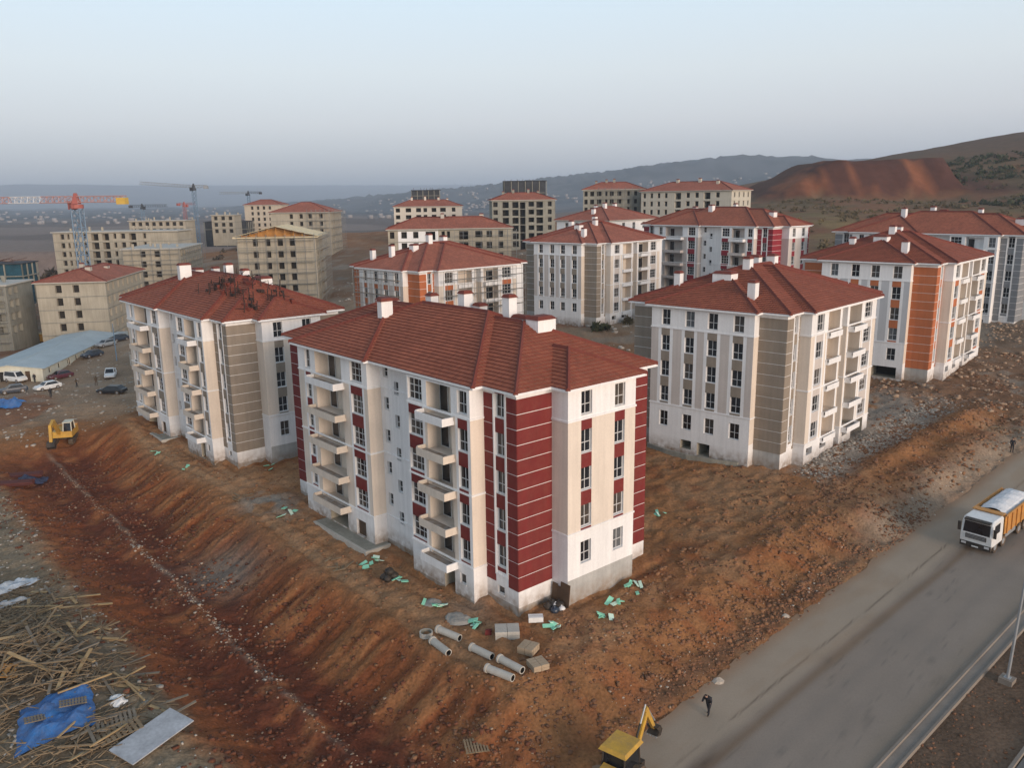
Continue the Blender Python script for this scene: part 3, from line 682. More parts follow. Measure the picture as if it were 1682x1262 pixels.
# ---------------------------------------------------------------- the long block (two bays of balconies either side of a stair)
def long_rects(L=35.8, Wd=14.55, p=1.37, s=1.76, a=3.5):
    return [(-L, 0, 0, Wd), (-31.4, -18.4, -p, Wd+p), (-30, -3.75, -p+.45, Wd+p-.45), (-L-s+1.5, s, a, Wd-a)]
def long_block(name, label, loc, yaw, acc, det=2, tile=TILE, group=None, chim=(), T=17.07, course=.4, wall=WHITE, band=CREAM):
    root = thing(name, label, "apartment block", loc, yaw, group)
    L, Wd, a, s, p = 35.8, 14.55, 3.5, 1.76, 1.37
    O = [(-L, 0), (-31.4, 0), (-31.4, -p), (-18.4, -p), (-18.4, 0), (-12.15, 0), (-12.15, -p), (-3.75, -p), (-3.75, 0), (0, 0), (0, a), (s, a), (s, Wd-a), (0, Wd-a), (0, Wd), (-L, Wd)]
    wb = MB(); fl = range(5); hz = lambda k: (T-2.0-3*k, T-.2-3*k)
    WIN = lambda c, k, n=(2, 2), z=None: dict(c=c, z=z or hz(k), win=n, d=.27)
    base = T-15.4
    def zone_front(wins, lo):
        def f(c, z):
            h = z-T
            if h > -2.3: return wall
            if z < base-.0: return PLINTH if z < -.1 else wall
            for w0, w1 in wins:
                if w0 < c < w1: return acc if h > -14.2 else wall
                if w0-.32 < c < w1+.32: return wall
            return band if h > -14.3 else wall
        return f
    ED = list(zip(O, O[1:]+O[:1]))
    for i, (P, Q) in enumerate(ED):
        F = Facade(P, Q); H = []; zone = None; zc = [T-2.3, base, T-14.2, T-14.3, -.1]; cc = []
        if i in (2, 6):
            sec = [((-29.95, -28.9), (2, 2)), ((-21.3, -19.3), (3, 3))] if i == 2 else [((-12.0+.02, -10), (3, 3)), ((-5.3, -4.1), (2, 2))]
            rec = (-27.9, -22.9) if i == 2 else (-9.35, -6.1); door = (-27.5, -26.2) if i == 2 else (-9.25, -8.1)
            for k in fl:
                for c, n in sec: H.append(WIN(c, k, n))
                H.append(dict(c=rec, z=(T-2.75-3*k, T-.15-3*k), d=1.3, rm=band, door=(door[0], door[1], 2.2)))
            if i == 2:
                H.append(dict(c=(-26.6, -23.2), z=(.15, 1.75), d=2.2, rm=CONC, back=DARK)); H.append(dict(c=(-21.6, -19.9), z=(.1, 1.7), d=.25, back=BROWN)); H.append(dict(c=(-29.6, -28.9), z=(1.1, 1.8), win=(1, 1), d=.2))
            else:
                H.append(dict(c=(-5.5, -4.75), z=(T-16.1, T-15.25), win=(1, 1), d=.2)); H.append(dict(c=(-7.6, -6.2), z=(-.3, 1.7), d=2.0, rm=CONC, back=DARK))
            zone = zone_front([c for c, n in sec], 0); cc = [v for c, n in sec for v in (c[0]-.32, c[0], c[1], c[1]+.32)]
        elif i == 4:
            for k in fl:
                H.append(WIN((-17.9, -17.15), k, (1, 2), (T-1.3-3*k, T-.15-3*k))); H.append(WIN((-16.2, -15.5), k, (1, 2), (T-2.65-3*k, T-1.5-3*k)))
            zone = lambda c, z: PLINTH if z < .3 else wall; zc = [.3]
        elif i in (0, 8):
            c0, c1, w0, w1 = (-2.65, -1.12, -2.45, -1.39) if i == 8 else (-34.1, -32.6, -33.9, -32.8)
            for k in fl: H.append(WIN((w0, w1), k))
            H.append(dict(c=(w0, w0+.8), z=(T-16.3, T-15.65), win=(1, 1), d=.2))
            zone = lambda c, z: (PLINTH if z < .35 else wall) if z < base else (acc if w0 < c < w1 and z-T > -14.4 else wall); zc = [base, T-14.4, .35]; cc = [w0, w1]
            panels(root, P, (c0, 0), base, T-.24, acc, joined=det < 2); panels(root, (c1, 0), Q, base, T-.24, acc, joined=det < 2)
            b = MB()
            for x0, x1 in ((c0, w0-.06), (w1+.06, c1)): b.box(x0, x1, -.07, .0, T-14.75, T-.25, WHITE)
            b.box(w0-.06, w1+.06, -.07, 0, T-14.75, T-14.6, WHITE); b.build("window_strip_frame", root)
        elif i == 11:
            for k in fl: H += [WIN((4.9, 6.06), k), WIN((8.62, 9.8), k)]
            def zone(c, z):
                h = z-T
                if h > -2.3: return wall
                if z < 2.0: return PLINTH
                if h < -11.3: return wall
                if 4.9 < c < 6.06 or 8.62 < c < 9.8: return acc
                return band
            zc = [T-2.3, 2.0, T-11.3]; cc = [4.9, 6.06, 8.62, 9.8]
        elif i in (9, 13):
            zone = lambda c, z: (PLINTH if z < .3 else wall) if z < base else WHITE; zc = [base, .3]
            panels(root, P, Q, base, T-.24, acc, joined=det < 2)
        elif i in (10, 12, 7, 3, 1, 5):
            zone = lambda c, z: wall if z-T > -2.3 or z < base else (band if z-T > -14.3 else wall) if i not in (10, 12) else (band if z-T > -11.3 else wall); zc += [T-11.3]
        else: zone = lambda c, z: wall if z > base else PLINTH
        F.build(wb, root, -2.5, T, H, zone, zc, cc, detail=1 if det else 0, dmat=wall)
    wb.build("wall", root)
    for pts, hs in ((O[1:9], (2.3, 8.35, 14.4)), (O[10:14], (2.3, 11.3))):
        for h in hs: offset_strip(root, "belt_course", pts, T-h-.09, T-h+.06, .07, wall)
    for k in fl:
        balcony(root, -28.3, -22.5, -p, 1.15, .05, T-2.78-3*k, wall if k == 0 else band); balcony(root, -9.75, -5.75, -p, 1.15, .05, T-2.78-3*k, wall if k in (0, 4) else band)
    rf = Roof(long_rects(), T+.32, .445)
    build_roof(root, rf, tile, course)
    for c in chim: chimney(root, rf, *c, wall=wall)
    return root

# ---------------------------------------------------------------- the point block (four window columns on its left face, balconies on the right)
def point_block(name, label, loc, yaw, acc, det=2, tile=TILE, group=None, chim=(), T=16.76, course=.4, garages=(), wall=WHITE, band=CREAM, left=PINKB, rightdoor=True):
    root = thing(name, label, "apartment block", loc, yaw, group)
    m_, a, s, p, q, X1 = 12.92, 3.15, 1.11, 1.30, 3.03, 24.4; Y1 = m_+2*a
    O = [(0, Y1), (0, Y1-a), (-s, Y1-a), (-s, a), (0, a), (0, 0), (q, 0), (q, -p), (11.1, -p), (11.1, 0), (12.6, 0), (12.6, -p), (21.4, -p), (21.4, 0), (X1, 0), (X1, Y1)]
    wb = MB(); fl = range(5); hz = lambda k: (T-2.0-3*k, T-.2-3*k); base = T-15.0
    WIN = lambda c, k, n=(2, 2), z=None: dict(c=c, z=z or hz(k), win=n, d=.27)
    lw = [(13.56, 14.7), (10.4, 11.6), (7.5, 8.72), (4.35, 5.6)]
    for i, (P, Q) in enumerate(zip(O, O[1:]+O[:1])):
        F = Facade(P, Q); H = []; zone = None; zc = [base, .4]; cc = []
        if i == 2:
            for k in fl: H += [WIN(c, k) for c in lw]
            for g0, g1, z0, z1 in garages: H.append(dict(c=(g0, g1), z=(z0, z1), d=2.4, rm=CONC, back=DARK))
            def zone(c, z):
                h = z-T
                if h > -2.3 or h < -11.35: return wall
                for w0, w1 in lw:
                    if w0 < c < w1: return acc
                    if w0-.4 < c < w1+.4: return wall
                return left
            zc = [T-2.3, T-11.35]; cc = [v for w0, w1 in lw for v in (w0-.4, w0, w1, w1+.4)]
        elif i in (0, 4):
            zone = lambda c, z: PLINTH if z < base else WHITE
            panels(root, P, Q, base, T-.24, acc, 1.25, joined=det < 2)
        elif i == 5:
            for k in fl: H.append(WIN((1.7, 2.5), k))
            zone = lambda c, z: wall if z < base else acc if 1.7 < c < 2.5 and z > T-14.3 else WHITE; zc = [base, T-14.3]; cc = [1.7, 2.5]
            panels(root, P, (1.4, 0), base, T-.24, acc, 1.25, joined=det < 2); panels(root, (2.72, 0), Q, base, T-.24, acc, 1.25, joined=det < 2)
            b = MB()
            for x0, x1 in ((1.4, 1.64), (2.56, 2.72)): b.box(x0, x1, -.07, 0, T-14.6, T-.25, WHITE)
            b.box(1.64, 2.56, -.07, 0, T-14.6, T-14.45, WHITE); b.build("window_strip_frame", root)
        elif i in (7, 11):
            w = (4.4, 6.2) if i == 7 else (17.8, 20.0); r = (7.35, 10.5) if i == 7 else (13.2, 16.8); dr = (7.5, 8.4) if i == 7 else (15.0, 16.7)
            for k in fl:
                H.append(WIN(w, k, (3, 2) if i == 7 else (3, 3))); H.append(dict(c=r, z=(T-2.75-3*k, T-.15-3*k), d=1.4, rm=band, door=(dr[0], dr[1], 2.2)))
            if i == 7: H += [dict(c=(3.7, 5.2), z=(T-15.75, T-14.95), d=.5, back=DARK), dict(c=(7.2, 8.9), z=(T-15.75, T-14.95), d=.5, back=DARK)]
            else:
                H += [dict(c=(13.5, 15.1), z=(T-15.7, T-14.9), d=.5, back=DARK)]
                if rightdoor: H.append(dict(c=(16.2, 19.8), z=(-.2, T-14.5), d=2.2, rm=CONC, back=DARK))
                else: H.append(dict(c=(17.8, 19.2), z=(T-15.7, T-14.9), d=.5, back=DARK))
            def zone(c, z):
                h = z-T
                if h > -2.3 or h < -14.35: return wall
                if w[0] < c < w[1]: return acc if acc in (ORANGE,) else left
                if w[0]-.4 < c < w[1]+.4 or r[0]-.35 < c < r[1]+.35: return wall
                return band
            zc = [T-2.3, T-14.35]; cc = [w[0]-.4, w[0], w[1], w[1]+.4, r[0]-.35, r[1]+.35]
        elif i == 9:
            for k in fl: H.append(WIN((11.5, 12.1), k, (1, 1), (T-2.4-3*k, T-1.4-3*k)))
        elif i in (3, 6, 10, 1, 8, 12):
            zone = lambda c, z: wall if z > T-2.3 or z < T-14.35 else band; zc = [T-2.3, T-14.35]
        else: zone = lambda c, z: wall
        F.build(wb, root, -2.5, T, H, zone, zc, cc, detail=1 if det else 0, dmat=wall)
    wb.build("wall", root)
    for pts, hs in ((O[1:5], (2.3, 11.35)), (O[6:14], (2.3, 8.35, 14.4))):
        for h in hs: offset_strip(root, "belt_course", pts, T-h-.09, T-h+.06, .07, wall)
    for k in fl:
        balcony(root, 7.2, 10.65, -p, .35, .05, T-2.78-3*k, wall, 0); balcony(root, 13.05, 16.95, -p, .75, .05, T-2.78-3*k, wall, 0)
    rf = Roof([(0, X1, 0, Y1), (-s, X1+s, a, Y1-a), (q, X1-q, -p, Y1+p)], T+.32, .385)
    build_roof(root, rf, tile, course)
    for c in chim: chimney(root, rf, *c, wall=wall)
    return root
FIN = "finished apartment blocks with red tiled roofs"
long_block("apartment_block", "long white and dark red apartment block in front, at the middle of the picture", (.292, 57.68, .05), -.859, RED, 2, TILE, FIN,
    chim=[(-23.9, 4.3, .75, 1.25, 1.45), (-22.6, 8.9, .9, .9, 1.2), (-16.6, 8.4, .9, 1.0, 1.7), (-15.2, 9.0, 1.0, .9, .9), (-10.6, 8.6, .9, .9, 1.9), (-9.2, 8.8, 1.7, .8, .7), (-6.3, 8.3, 1.5, 2.0, .75), (-32.4, 10, 2.6, 1.4, 1.3)])
long_block("apartment_block", "white and taupe apartment block left of the dark red one, loose tiles on its roof", (-32.648, 93.395, .4), -.849, GREYC if False else TAUPE, 2, TILE, FIN, course=.4,
    chim=[(-25, 5.0, 1.0, 1.6, 1.7), (-24, 9, .9, .9, 1.2), (-18.5, 8.6, .9, 1.0, 1.6), (-14, 8.9, 1.0, .9, 1.2), (-8.5, 8.8, 2.4, 1.5, .9), (-31, 9, 2.2, 1.2, 1.2)])
point_block("apartment_block", "white and taupe apartment block with a taupe clad corner, right of the dark red block", (28.85, 85.09, 1.83), .813, TAUPE, 2, TILE, FIN,
    chim=[(2.2, 5.2, .9, .9, 1.7), (5.5, 10.5, 1.6, 2.4, .9), (4.0, 15.8, .8, .8, 1.6), (9, 9.5, .9, .9, 1.1), (12.5, 10.5, .9, 1.6, 1.1), (15.5, 9.6, 1, 1, 1.1)], garages=[(7.9, 9.5, .0, 1.5), (10.3, 11.7, .45, 1.5)])
point_block("apartment_block", "white apartment block with an orange clad corner, at the right edge", (60.17, 116.5, 4.24), .822, ORANGE, 2, TILE, FIN,
    chim=[(2.6, 5.4, .9, .9, 1.5), (6, 10, 1.6, 2, .7), (9, 9.5, .9, .9, 1.0), (13, 10.2, .9, 1.6, .8), (5, 14, .8, .8, .8)], garages=[(4.0, 7.6, .1, 1.75)], left=mat("pale_grey_render", (.50, .50, .51), .9, .05, .5, .03, 12, streak=.07), rightdoor=False)
point_block("apartment_block", "white and taupe apartment block in the middle distance, shrubs at its foot", (17.685, 169.855, 4.82), .826, TAUPE, 1, TILE2, FIN, course=None,
    chim=[(2.4, 5.2, .9, .9, 1.6), (5.5, 9, 1.4, 1.4, .9), (8, 13, .9, .9, 1.4), (10, 8, .9, .9, 1.0), (12.5, 10, .9, .9, 1.2)])
point_block("apartment_block", "white and orange apartment block wrapped in scaffolding, centre", (-15.176, 137.606, 2.37), .77, ORANGE, 1, TILE2, FIN, course=None,
    chim=[(3.0, 11.5, .8, .8, 1.8), (2.4, 16.5, .8, .8, 1.6), (6.5, 9.6, 1.2, 1.2, .9), (10, 9.6, .9, .9, 1.4), (14, 10.4, .9, 1.2, 1.2)])
long_block("apartment_block", "long white apartment block with a bright red clad strip, under the hill", (56.111, 178.371, 7.09), -.867, mat("bright_dark_red_cladding", (.25, .025, .035), .75, .08, .8), 1, TILE, FIN, course=None, band=PINKB,
    chim=[(-27, 8.5, 1, 1, .9), (-15.5, 8.5, .8, .8, 1.2), (-20, 5.5, 1.1, 1.1, 1.2), (-4, 6, 1.2, 1.4, .8)])
long_block("apartment_block", "long white block with grey clad strips, cut by the right edge behind the orange one", (91.9, 149.1, 6.05), -.867, mat("blue_grey_cladding", (.22, .225, .235), .8, .07, .8), 1, TILE, FIN, course=None, band=WHITE,
    chim=[(-24, 5, .9, .9, 1.6), (-20, 9, .9, .9, 1.6), (-18, 9.2, 1.5, .9, 1.0), (-11, 9, .8, .8, 1.2), (-3, 7, 1.6, 1.6, .8)])

# ---------------------------------------------------------------- concrete shells further back
def shell(name, label, loc, yaw, lx, ly, nf, lcols=(), rcols=(), roof='flat', wall=CONC, hw=1.75, top=.45, zoneR=None, ccR=(), tile=TILE2, k=.36, chim=(), big=False, win=False, cat="unfinished building", group="unfinished concrete blocks", slabs=True, stair=None):
    """loc: near corner, z = top of the wall; x runs along the right face, y along the left face"""
    Ht = nf*3.0+1.2; root = thing(name, label, cat, (loc[0], loc[1], loc[2]-Ht), yaw, group)
    wb = MB(); T = Ht
    def holes(cols):
        H = []
        for c in cols:
            for f in range(nf):
                z1 = T-top-3*f; z0 = z1-(2.3 if (c[1]-c[0] > 2.2 and big) else hw)
                if win: H.append(dict(c=c, z=(z0, z1), win=(2, 2), d=.25))
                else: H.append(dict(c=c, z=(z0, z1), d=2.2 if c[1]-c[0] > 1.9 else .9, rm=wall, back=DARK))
        return H
    Facade((0, ly), (0, 0)).build(wb, root, -4, T, holes(lcols), None, detail=0, dmat=wall)
    HR = holes(rcols)
    if stair: HR.append(dict(c=stair, z=(0, T-.6), d=2.5, rm=wall, back=DARK))
    Facade((0, 0), (lx, 0)).build(wb, root, -4, T, HR, zoneR, ccuts=ccR, detail=0, dmat=wall)
    Facade((lx, 0), (lx, ly)).build(wb, root, -4, T, dmat=wall); Facade((lx, ly), (0, ly)).build(wb, root, -4, T, dmat=wall)
    if roof == 'flat': wb.face([(0, 0, T), (lx, 0, T), (lx, ly, T), (0, ly, T)], wall)
    wb.build("wall", root)
    if slabs:
        for f in range(nf): offset_strip(root, "floor_slab_edge", [(0, ly), (0, 0), (lx, 0)], T-3*f-.32, T-3*f-.12, .05, CONCD if wall is CONC else wall)
    if roof == 'flat':
        b = MB(); b.box(-.5, lx+.5, -.5, ly+.5, T+.02, T+.32, CONCW); b.build("roof_slab", root)
        for i in range(7):
            b = MB(); x, y = rnd.uniform(.6, lx-.6), rnd.uniform(.6, ly-.6); b.box(x-.2, x+.2, y-.3, y+.3, T+.33, T+.33+rnd.uniform(.6, 1.6), wall); b.build("column_stub", root)
    elif roof == 'tile':
        rf = Roof([(0, lx, 0, ly)], T+.3, k); build_roof(root, rf, tile, None, eave=CONCW)
        for c in chim: chimney(root, rf, *c, wall=wall if wall is not CONC else CONCW)
    elif roof == 'timber':
        ap = 2.6; b = MB()
        n = 26
        for i in range(n):
            a0, a1 = -.8+(lx+1.6)*i/n, -.8+(lx+1.6)*(i+1)/n-.03
            for s0, s1 in ((-.8, ly/2), (ly+.8, ly/2)):
                j = rnd.uniform(0, .05)
                c = [(a0, s0, T+.2), (a1, s0, T+.2), (a1, s1, T+.2+ap), (a0, s1, T+.2+ap)]
                b2 = MB(); b2.hexa([(p[0], p[1], p[2]+j) for p in c]+[(p[0], p[1], p[2]+j+.09) for p in c], WOODY); b2.build("roof_board", root)
        b.box(1.6, 1.8, .8, ly-.8, T, T+.5, WOODO); b.build("wall_plate", root)
        for i in range(9):
            y = 1.2+(ly-2.4)*i/8; z = T+.2+ap*(1-abs(y-ly/2)/(ly/2+.8))-.05; b = MB(); b.box(.55, .75, y-.1, y+.1, T, z, WOODO); b.build("gable_post", root)
        b = MB(); b.face([(2.4, 0, T), (2.4, ly, T), (2.4, ly/2, T+ap)], WOODO); b.build("gable_boarding", root)
        b = MB(); b.box(-1.0, lx+.8, -.95, -.8, T+.05, T+.28, WOODY); b.build("fascia_board", root)
        b = MB(); b.box(-1.15, -.85, -.8, ly+.8, T-.1, T+.18, WOODY); b.build("fascia_board", root)
    return root
def ev(n, a, b, w): return [(a+(b-a)*i/(n-1)-w/2, a+(b-a)*i/(n-1)+w/2) for i in range(n)]
shell("concrete_block", "bare concrete block with a red tiled roof behind the site huts, far left", (-95.1, 193.8, 13.1), 1.74, 34, 15.1, 5, [(9.6, 11.0), (5.8, 7.2)], ev(8, 2, 31, 1.3), 'tile', chim=[(9, 6, 1.6, 1.2, .8), (14, 9, 1, 1, 1.2), (20, 5, 2, .9, .5)], k=.3)
shell("concrete_block", "bare concrete block with a flat slab roof and no tiles, behind the left red roofs", (-98.8, 249.2, 17.6), 1.72, 30, 16.3, 5, [(9.8, 11.3), (5.7, 7.3)], ev(8, 2, 28, 2.0), 'flat', big=True)
shell("concrete_block", "long bare concrete frame without a roof, behind the red and white crane", (-115, 289, 21.5), 1.6, 14, 42.2, 5, [(10.6, 11.6), (14, 16.4), (17.7, 19.2), (20.7, 21.7), (23.2, 25.5), (26.8, 29.3), (31, 32), (34.3, 35.6), (36.6, 37.4), (38.4, 39.8)], [], 'flat', big=True)
shell("concrete_block", "scaffolded concrete block with a pale timber roof still open at its gable", (-51.1, 219.4, 21.9), 1.68, 20, 20.1, 5, [(5.3, 6.7), (8.4, 9.8), (11.6, 12.9), (14.8, 16.1)], ev(5, 3, 18, 1.4), 'timber')
shell("concrete_block", "tall narrow beige block with four window columns and a red roof, far off", (-123.7, 455.7, 29.2), 1.55, 14, 19.9, 6, [(5.4, 6.8), (8.6, 10), (11.8, 13.2), (15, 16.4)], [], 'tile', wall=mat("pale_concrete", (.50, .43, .34), .95, .1, .4, .06, 7, streak=.12))
shell("concrete_block", "scaffolded concrete block with faded red roof behind the timber roofed one", (-72.1, 337.3, 26.5), 1.55, 20, 24, 5, [(3, 4.4), (7.2, 8.8), (11, 12.4), (15, 16.4)], ev(5, 3, 18, 1.4), 'tile')
shell("concrete_block", "cream walled block with a red roof in front of a dark unfinished tower top", (-51.4, 373.5, 27.9), .1, 30.3, 14, 5, [(4, 5.2), (8, 9.2)], [(.8, 2.7), (5.2, 7.6), (9.8, 12), (13.1, 14.7), (16.7, 18.8), (20.5, 23), (25.7, 27.3)], 'tile', wall=mat("cream_wall", (.62, .56, .48), .9, .06, .5, .04, 9, streak=.08), chim=[(8, 7, .9, .9, 1.2), (14, 7, .9, .9, 1.4), (20, 7, .9, .9, 1.0), (24, 8, .9, .9, .9)])
shell("concrete_block", "half plastered block with a red roof, left part white and the rest bare concrete", (-33.1, 226.8, 23.0), .1, 33.6, 15, 5, [(4, 5.2), (9, 10.2)], [(.5, 1.7), (3.6, 5.1), (6.8, 8.2), (10.2, 12.8), (14.5, 15.4), (16.0, 16.8), (19.3, 21.8), (23.7, 25.7), (26.8, 28.3), (30, 31.4)], 'tile',
    zoneR=lambda c, z: WHITE if 2.7 < c < 13.6 else CONC, ccR=(2.7, 13.6), chim=[(15, 7, 1, 1, 1.0), (26, 8, 1.2, 1, .8)], big=True)
shell("concrete_block", "open concrete frame with deep dark bays and a red roof, centre back", (-6.8, 325.8, 30.2), .1, 24.7, 14, 6, [(3, 4.5), (8, 10)], [(.5, 2.2), (4.1, 6.5), (7.9, 10.3), (14.2, 16.4), (17.3, 19.9), (21.8, 23.3)], 'tile', big=True, hw=1.8, stair=(10.9, 13), wall=CONCD, chim=[(5, 7, .9, .9, 1.1), (9, 7, .9, .9, 1.1), (15, 7, .9, .9, 1.2), (19, 8, .9, .9, 1.0)])
shell("concrete_block", "grey concrete block with a red roof, left one of the joined pair below the hill", (28.4, 325.5, 33.7), -.1, 23.5, 14, 5, [], [(.5, 1.7), (2.7, 4.2), (5.3, 7), (8.5, 9.3), (10.2, 11.7), (13.1, 14.6), (16.9, 17.8), (19.5, 20.6)], 'tile', wall=CONCD, big=True, chim=[(5, 7, .9, .9, 1.1), (9, 7, .9, .9, .9), (12, 7, .9, .9, 1.1)])
shell("concrete_block", "pale block with a red roof and yellowish end, right of the joined pair", (77.8, 295.6, 32.7), .9, 17, 36, 5, [(4.5, 6), (8, 10.5), (12.5, 14), (16, 17.5), (19.5, 22), (25, 26.2), (28, 29.2), (31, 32.2), (34, 35.2)], ev(4, 2.5, 14.5, 1.2), 'tile', wall=mat("pale_yellowish_render", (.52, .48, .40), .9, .06, .5, .04, 9, streak=.1), big=True, chim=[(6, 8, 1, 1, 1), (8, 16, 1, 1, 1.2), (8, 25, 1, 1, 1)])
shell("concrete_block", "white block with faded red roof, mostly hidden behind the middle taupe block", (25.8, 219, 24.8), .82, 23, 17.6, 5, [(3, 4.2), (6.5, 7.7), (10, 11.2), (13.5, 14.7)], ev(5, 2, 21, 1.3), 'tile', wall=WHITE, win=True, cat="apartment block", group=FIN, slabs=False, chim=[(4, 8, .9, .9, 1.2), (9, 8, .9, .9, 1.2), (9, 11, .9, .9, 1.1), (15, 9, .9, .9, 1)])
shell("concrete_block", "bare grey concrete block at the left edge beyond the site huts", (-116.7, 190.7, 12.8), 1.7, 14, 14, 4, [(.6, 2.6), (3.2, 5.4), (6.0, 8.4), (9, 11), (11.6, 13.4)], [(1, 3), (4, 6)], 'flat', wall=CONCD, big=True)
shell("concrete_block", "low far concrete block behind the long roofless frame", (-150, 388, 23.0), 1.57, 12, 26, 3, ev(8, 2, 24, 1.8), [], 'flat', big=True)
shell("concrete_block", "small far concrete block with a timber shelter on its top slab", (-131, 400, 25.0), 1.57, 10, 11, 3, ev(3, 2, 9, 1.8), [], 'flat', big=True)

def net_block(label, loc, yaw, lx, ly, H, m, nx, nf=3):
    root = thing("netted_frame", label, "unfinished building", (loc[0], loc[1], loc[2]-H), yaw, "dark frames under construction")
    b = MB(); b.box(.3, lx-.3, .3, ly-.3, -5, H-.35, m); b.build("net_cladding", root)
    for i in range(nx+1):
        for x, y in ((lx*i/nx, 0), (0, ly*i/nx)):
            if i == 0 and x == 0 and y == 0 and (x, y) in ((0, 0),) and i: continue
            b = MB(); b.box(x-.16, x+.16, y-.16, y+.16, -5, H, CONCD); b.build("column", root)
    for f in range(nf):
        b = MB(); z = H-f*H/nf; b.box(-.4, lx+.4, -.4, ly+.4, z-.25, z-.0, SHADEB if f == 0 else CONCD); b.build("slab", root)
    for i in range(10):
        b = MB(); x = rnd.uniform(0, lx); b.bar((x, rnd.uniform(0, ly), H), (x+rnd.uniform(-.1, .1), rnd.uniform(0, ly), H+rnd.uniform(.6, 1.4)), .07, REBAR, 3); b.build("starter_bar", root)
net_block("dark netted top of a tall frame rising behind the open concrete frame", (-2.6, 432.5, 39.9), .05, 21.5, 14, 12, SHADEB, 6, 2)
net_block("dark netted top of a frame rising behind the cream block", (-53.5, 462.5, 36.3), .05, 15.3, 12, 9, SHADEB, 5, 3)
net_block("long low dark netted frame beside the tall narrow beige block", (-137.5, 438.6, 21.4), 1.57, 12, 22.3, 8, SHADEB, 4, 2)
net_block("low dark netted frame at the left edge below the teal one", (-132, 214, 6.5), 1.7, 8, 12, 7, SHADEB, 3, 2)
net_block("dark teal netted frame at the left edge", (-136.6, 232.2, 15.2), 1.7, 10, 14, 7, TEAL, 3, 2)

def on_block(loc, yaw, x, y): c, s = math.cos(yaw), math.sin(yaw); return (loc[0]+x*c-y*s, loc[1]+x*s+y*c, loc[2])
# scaffolding: poles, ledgers and board decks, each its own part
def scaffold(label, loc, yaw, length, height, levels, bays, depth=.9, m=SCAF, deck=WOOD):
    root = thing("scaffolding", label, "scaffolding", loc, yaw, "scaffolding on the blocks")
    pm = MB(); pm.bar((0, 0, -2), (0, 0, height+.9), .045, m, 4); pm = pm.mesh("pole")
    lm = MB(); lm.bar((0, 0, 0), (length, 0, 0), .04, m, 4); lm = lm.mesh("ledger")
    dm = MB(); dm.box(0, length, .12, depth-.12, 0, .06, deck); dm = dm.mesh("deck")
    for i in range(bays+1):
        for y in (0, depth): ob("pole", pm, root, (length*i/bays, y, 0))
    for l in range(1, levels+1):
        z = height*l/levels-.6
        ob("ledger", lm, root, (0, -.05, z)); ob("ledger", lm, root, (0, -.05, z+1.0)); ob("deck", dm, root, (0, 0, z-.05))
    return root
scaffold("dark scaffolding before the bare grey block at the left edge", on_block((-116.7, 190.7, -2), 1.7, -1.6, 14), 1.7-math.pi/2, 14, 14, 6, 6)
scaffold("dark scaffolding along the near side of the site container, left edge", (-124, 205, -2), .1, 12, 9, 4, 6)
# block F (centre): right face and left face; local +x of the scaffold runs along the face
FL = (-15.176, 137.606, 2.37)
scaffold("scaffolding along the balcony side of the white and orange block", on_block(FL, .77, 3.2, -3.3), .77, 18.5, 16, 6, 8)
scaffold("scaffolding along the window side of the white and orange block", on_block(FL, .77, -2.5, 16), .77-math.pi/2, 13, 16, 6, 6)
PL = (-51.1, 219.4, 4.8)
scaffold("scaffolding on the front of the timber roofed concrete block", on_block(PL, 1.68, -1.6, 19.8), 1.68-math.pi/2, 19.6, 17, 6, 8)
scaffold("scaffolding on the right side of the timber roofed concrete block", on_block(PL, 1.68, .3, -1.8), 1.68, 19, 17, 6, 9)
OL = (-72.1, 337.3, 10)
scaffold("scaffolding on the far faded red roofed block", on_block(OL, 1.55, .3, -2), 1.55, 19, 17, 6, 7)
scaffold("scaffolding on the front of the far faded red roofed block", on_block(OL, 1.55, -1.6, 9), 1.55-math.pi/2, 9, 17, 6, 5)
SL = (-98.8, 249.2, 2)
scaffold("scaffolding on the front of the flat roofed concrete block", on_block(SL, 1.72, -1.6, 16), 1.72-math.pi/2, 16, 15, 5, 6)
scaffold("scaffolding on the right side of the flat roofed concrete block", on_block(SL, 1.72, .5, -1.8), 1.72, 26, 15, 5, 9)
scaffold("scaffolding before the half plastered block with the red roof", (-33.1+18, 226.8-.2, 7), .1, 17, 15, 5, 7)
scaffold("scaffolding in front of the left one of the joined pair below the hill", (34, 323.2, 17), -.1, 18, 17, 6, 7)

# ---------------------------------------------------------------- tower cranes
def lattice(b, p, q, w, h, n, m, tri=False):
    """lattice boom between p and q: chords at the corners of a w x h section, and diagonals"""
    p, q = Vector(p), Vector(q); d = (q-p).normalized(); u = Vector((0, 0, 1)) if abs(d.z) < .7 else Vector((1, 0, 0)); s = d.cross(u).normalized(); u = s.cross(d).normalized()
    C = [(-s*w/2-u*h/2), (s*w/2-u*h/2)]+([u*h/2] if tri else [(s*w/2+u*h/2), (-s*w/2+u*h/2)]); t = max(.06, w*.07)
    ms = m if isinstance(m, list) else [m]
    for i in range(n):
        a, c = p+(q-p)*(i/n), p+(q-p)*((i+1)/n); mm = ms[i*len(ms)//n]
        for j in range(len(C)):
            b.bar(a+C[j], c+C[j], t, mm, 4, cap=False); k = (j+1) % len(C)
            b.bar(a+C[j], c+C[k], t*.7, mm, 3, cap=False); b.bar(a+C[j], a+C[k], t*.7, mm, 3, cap=False)
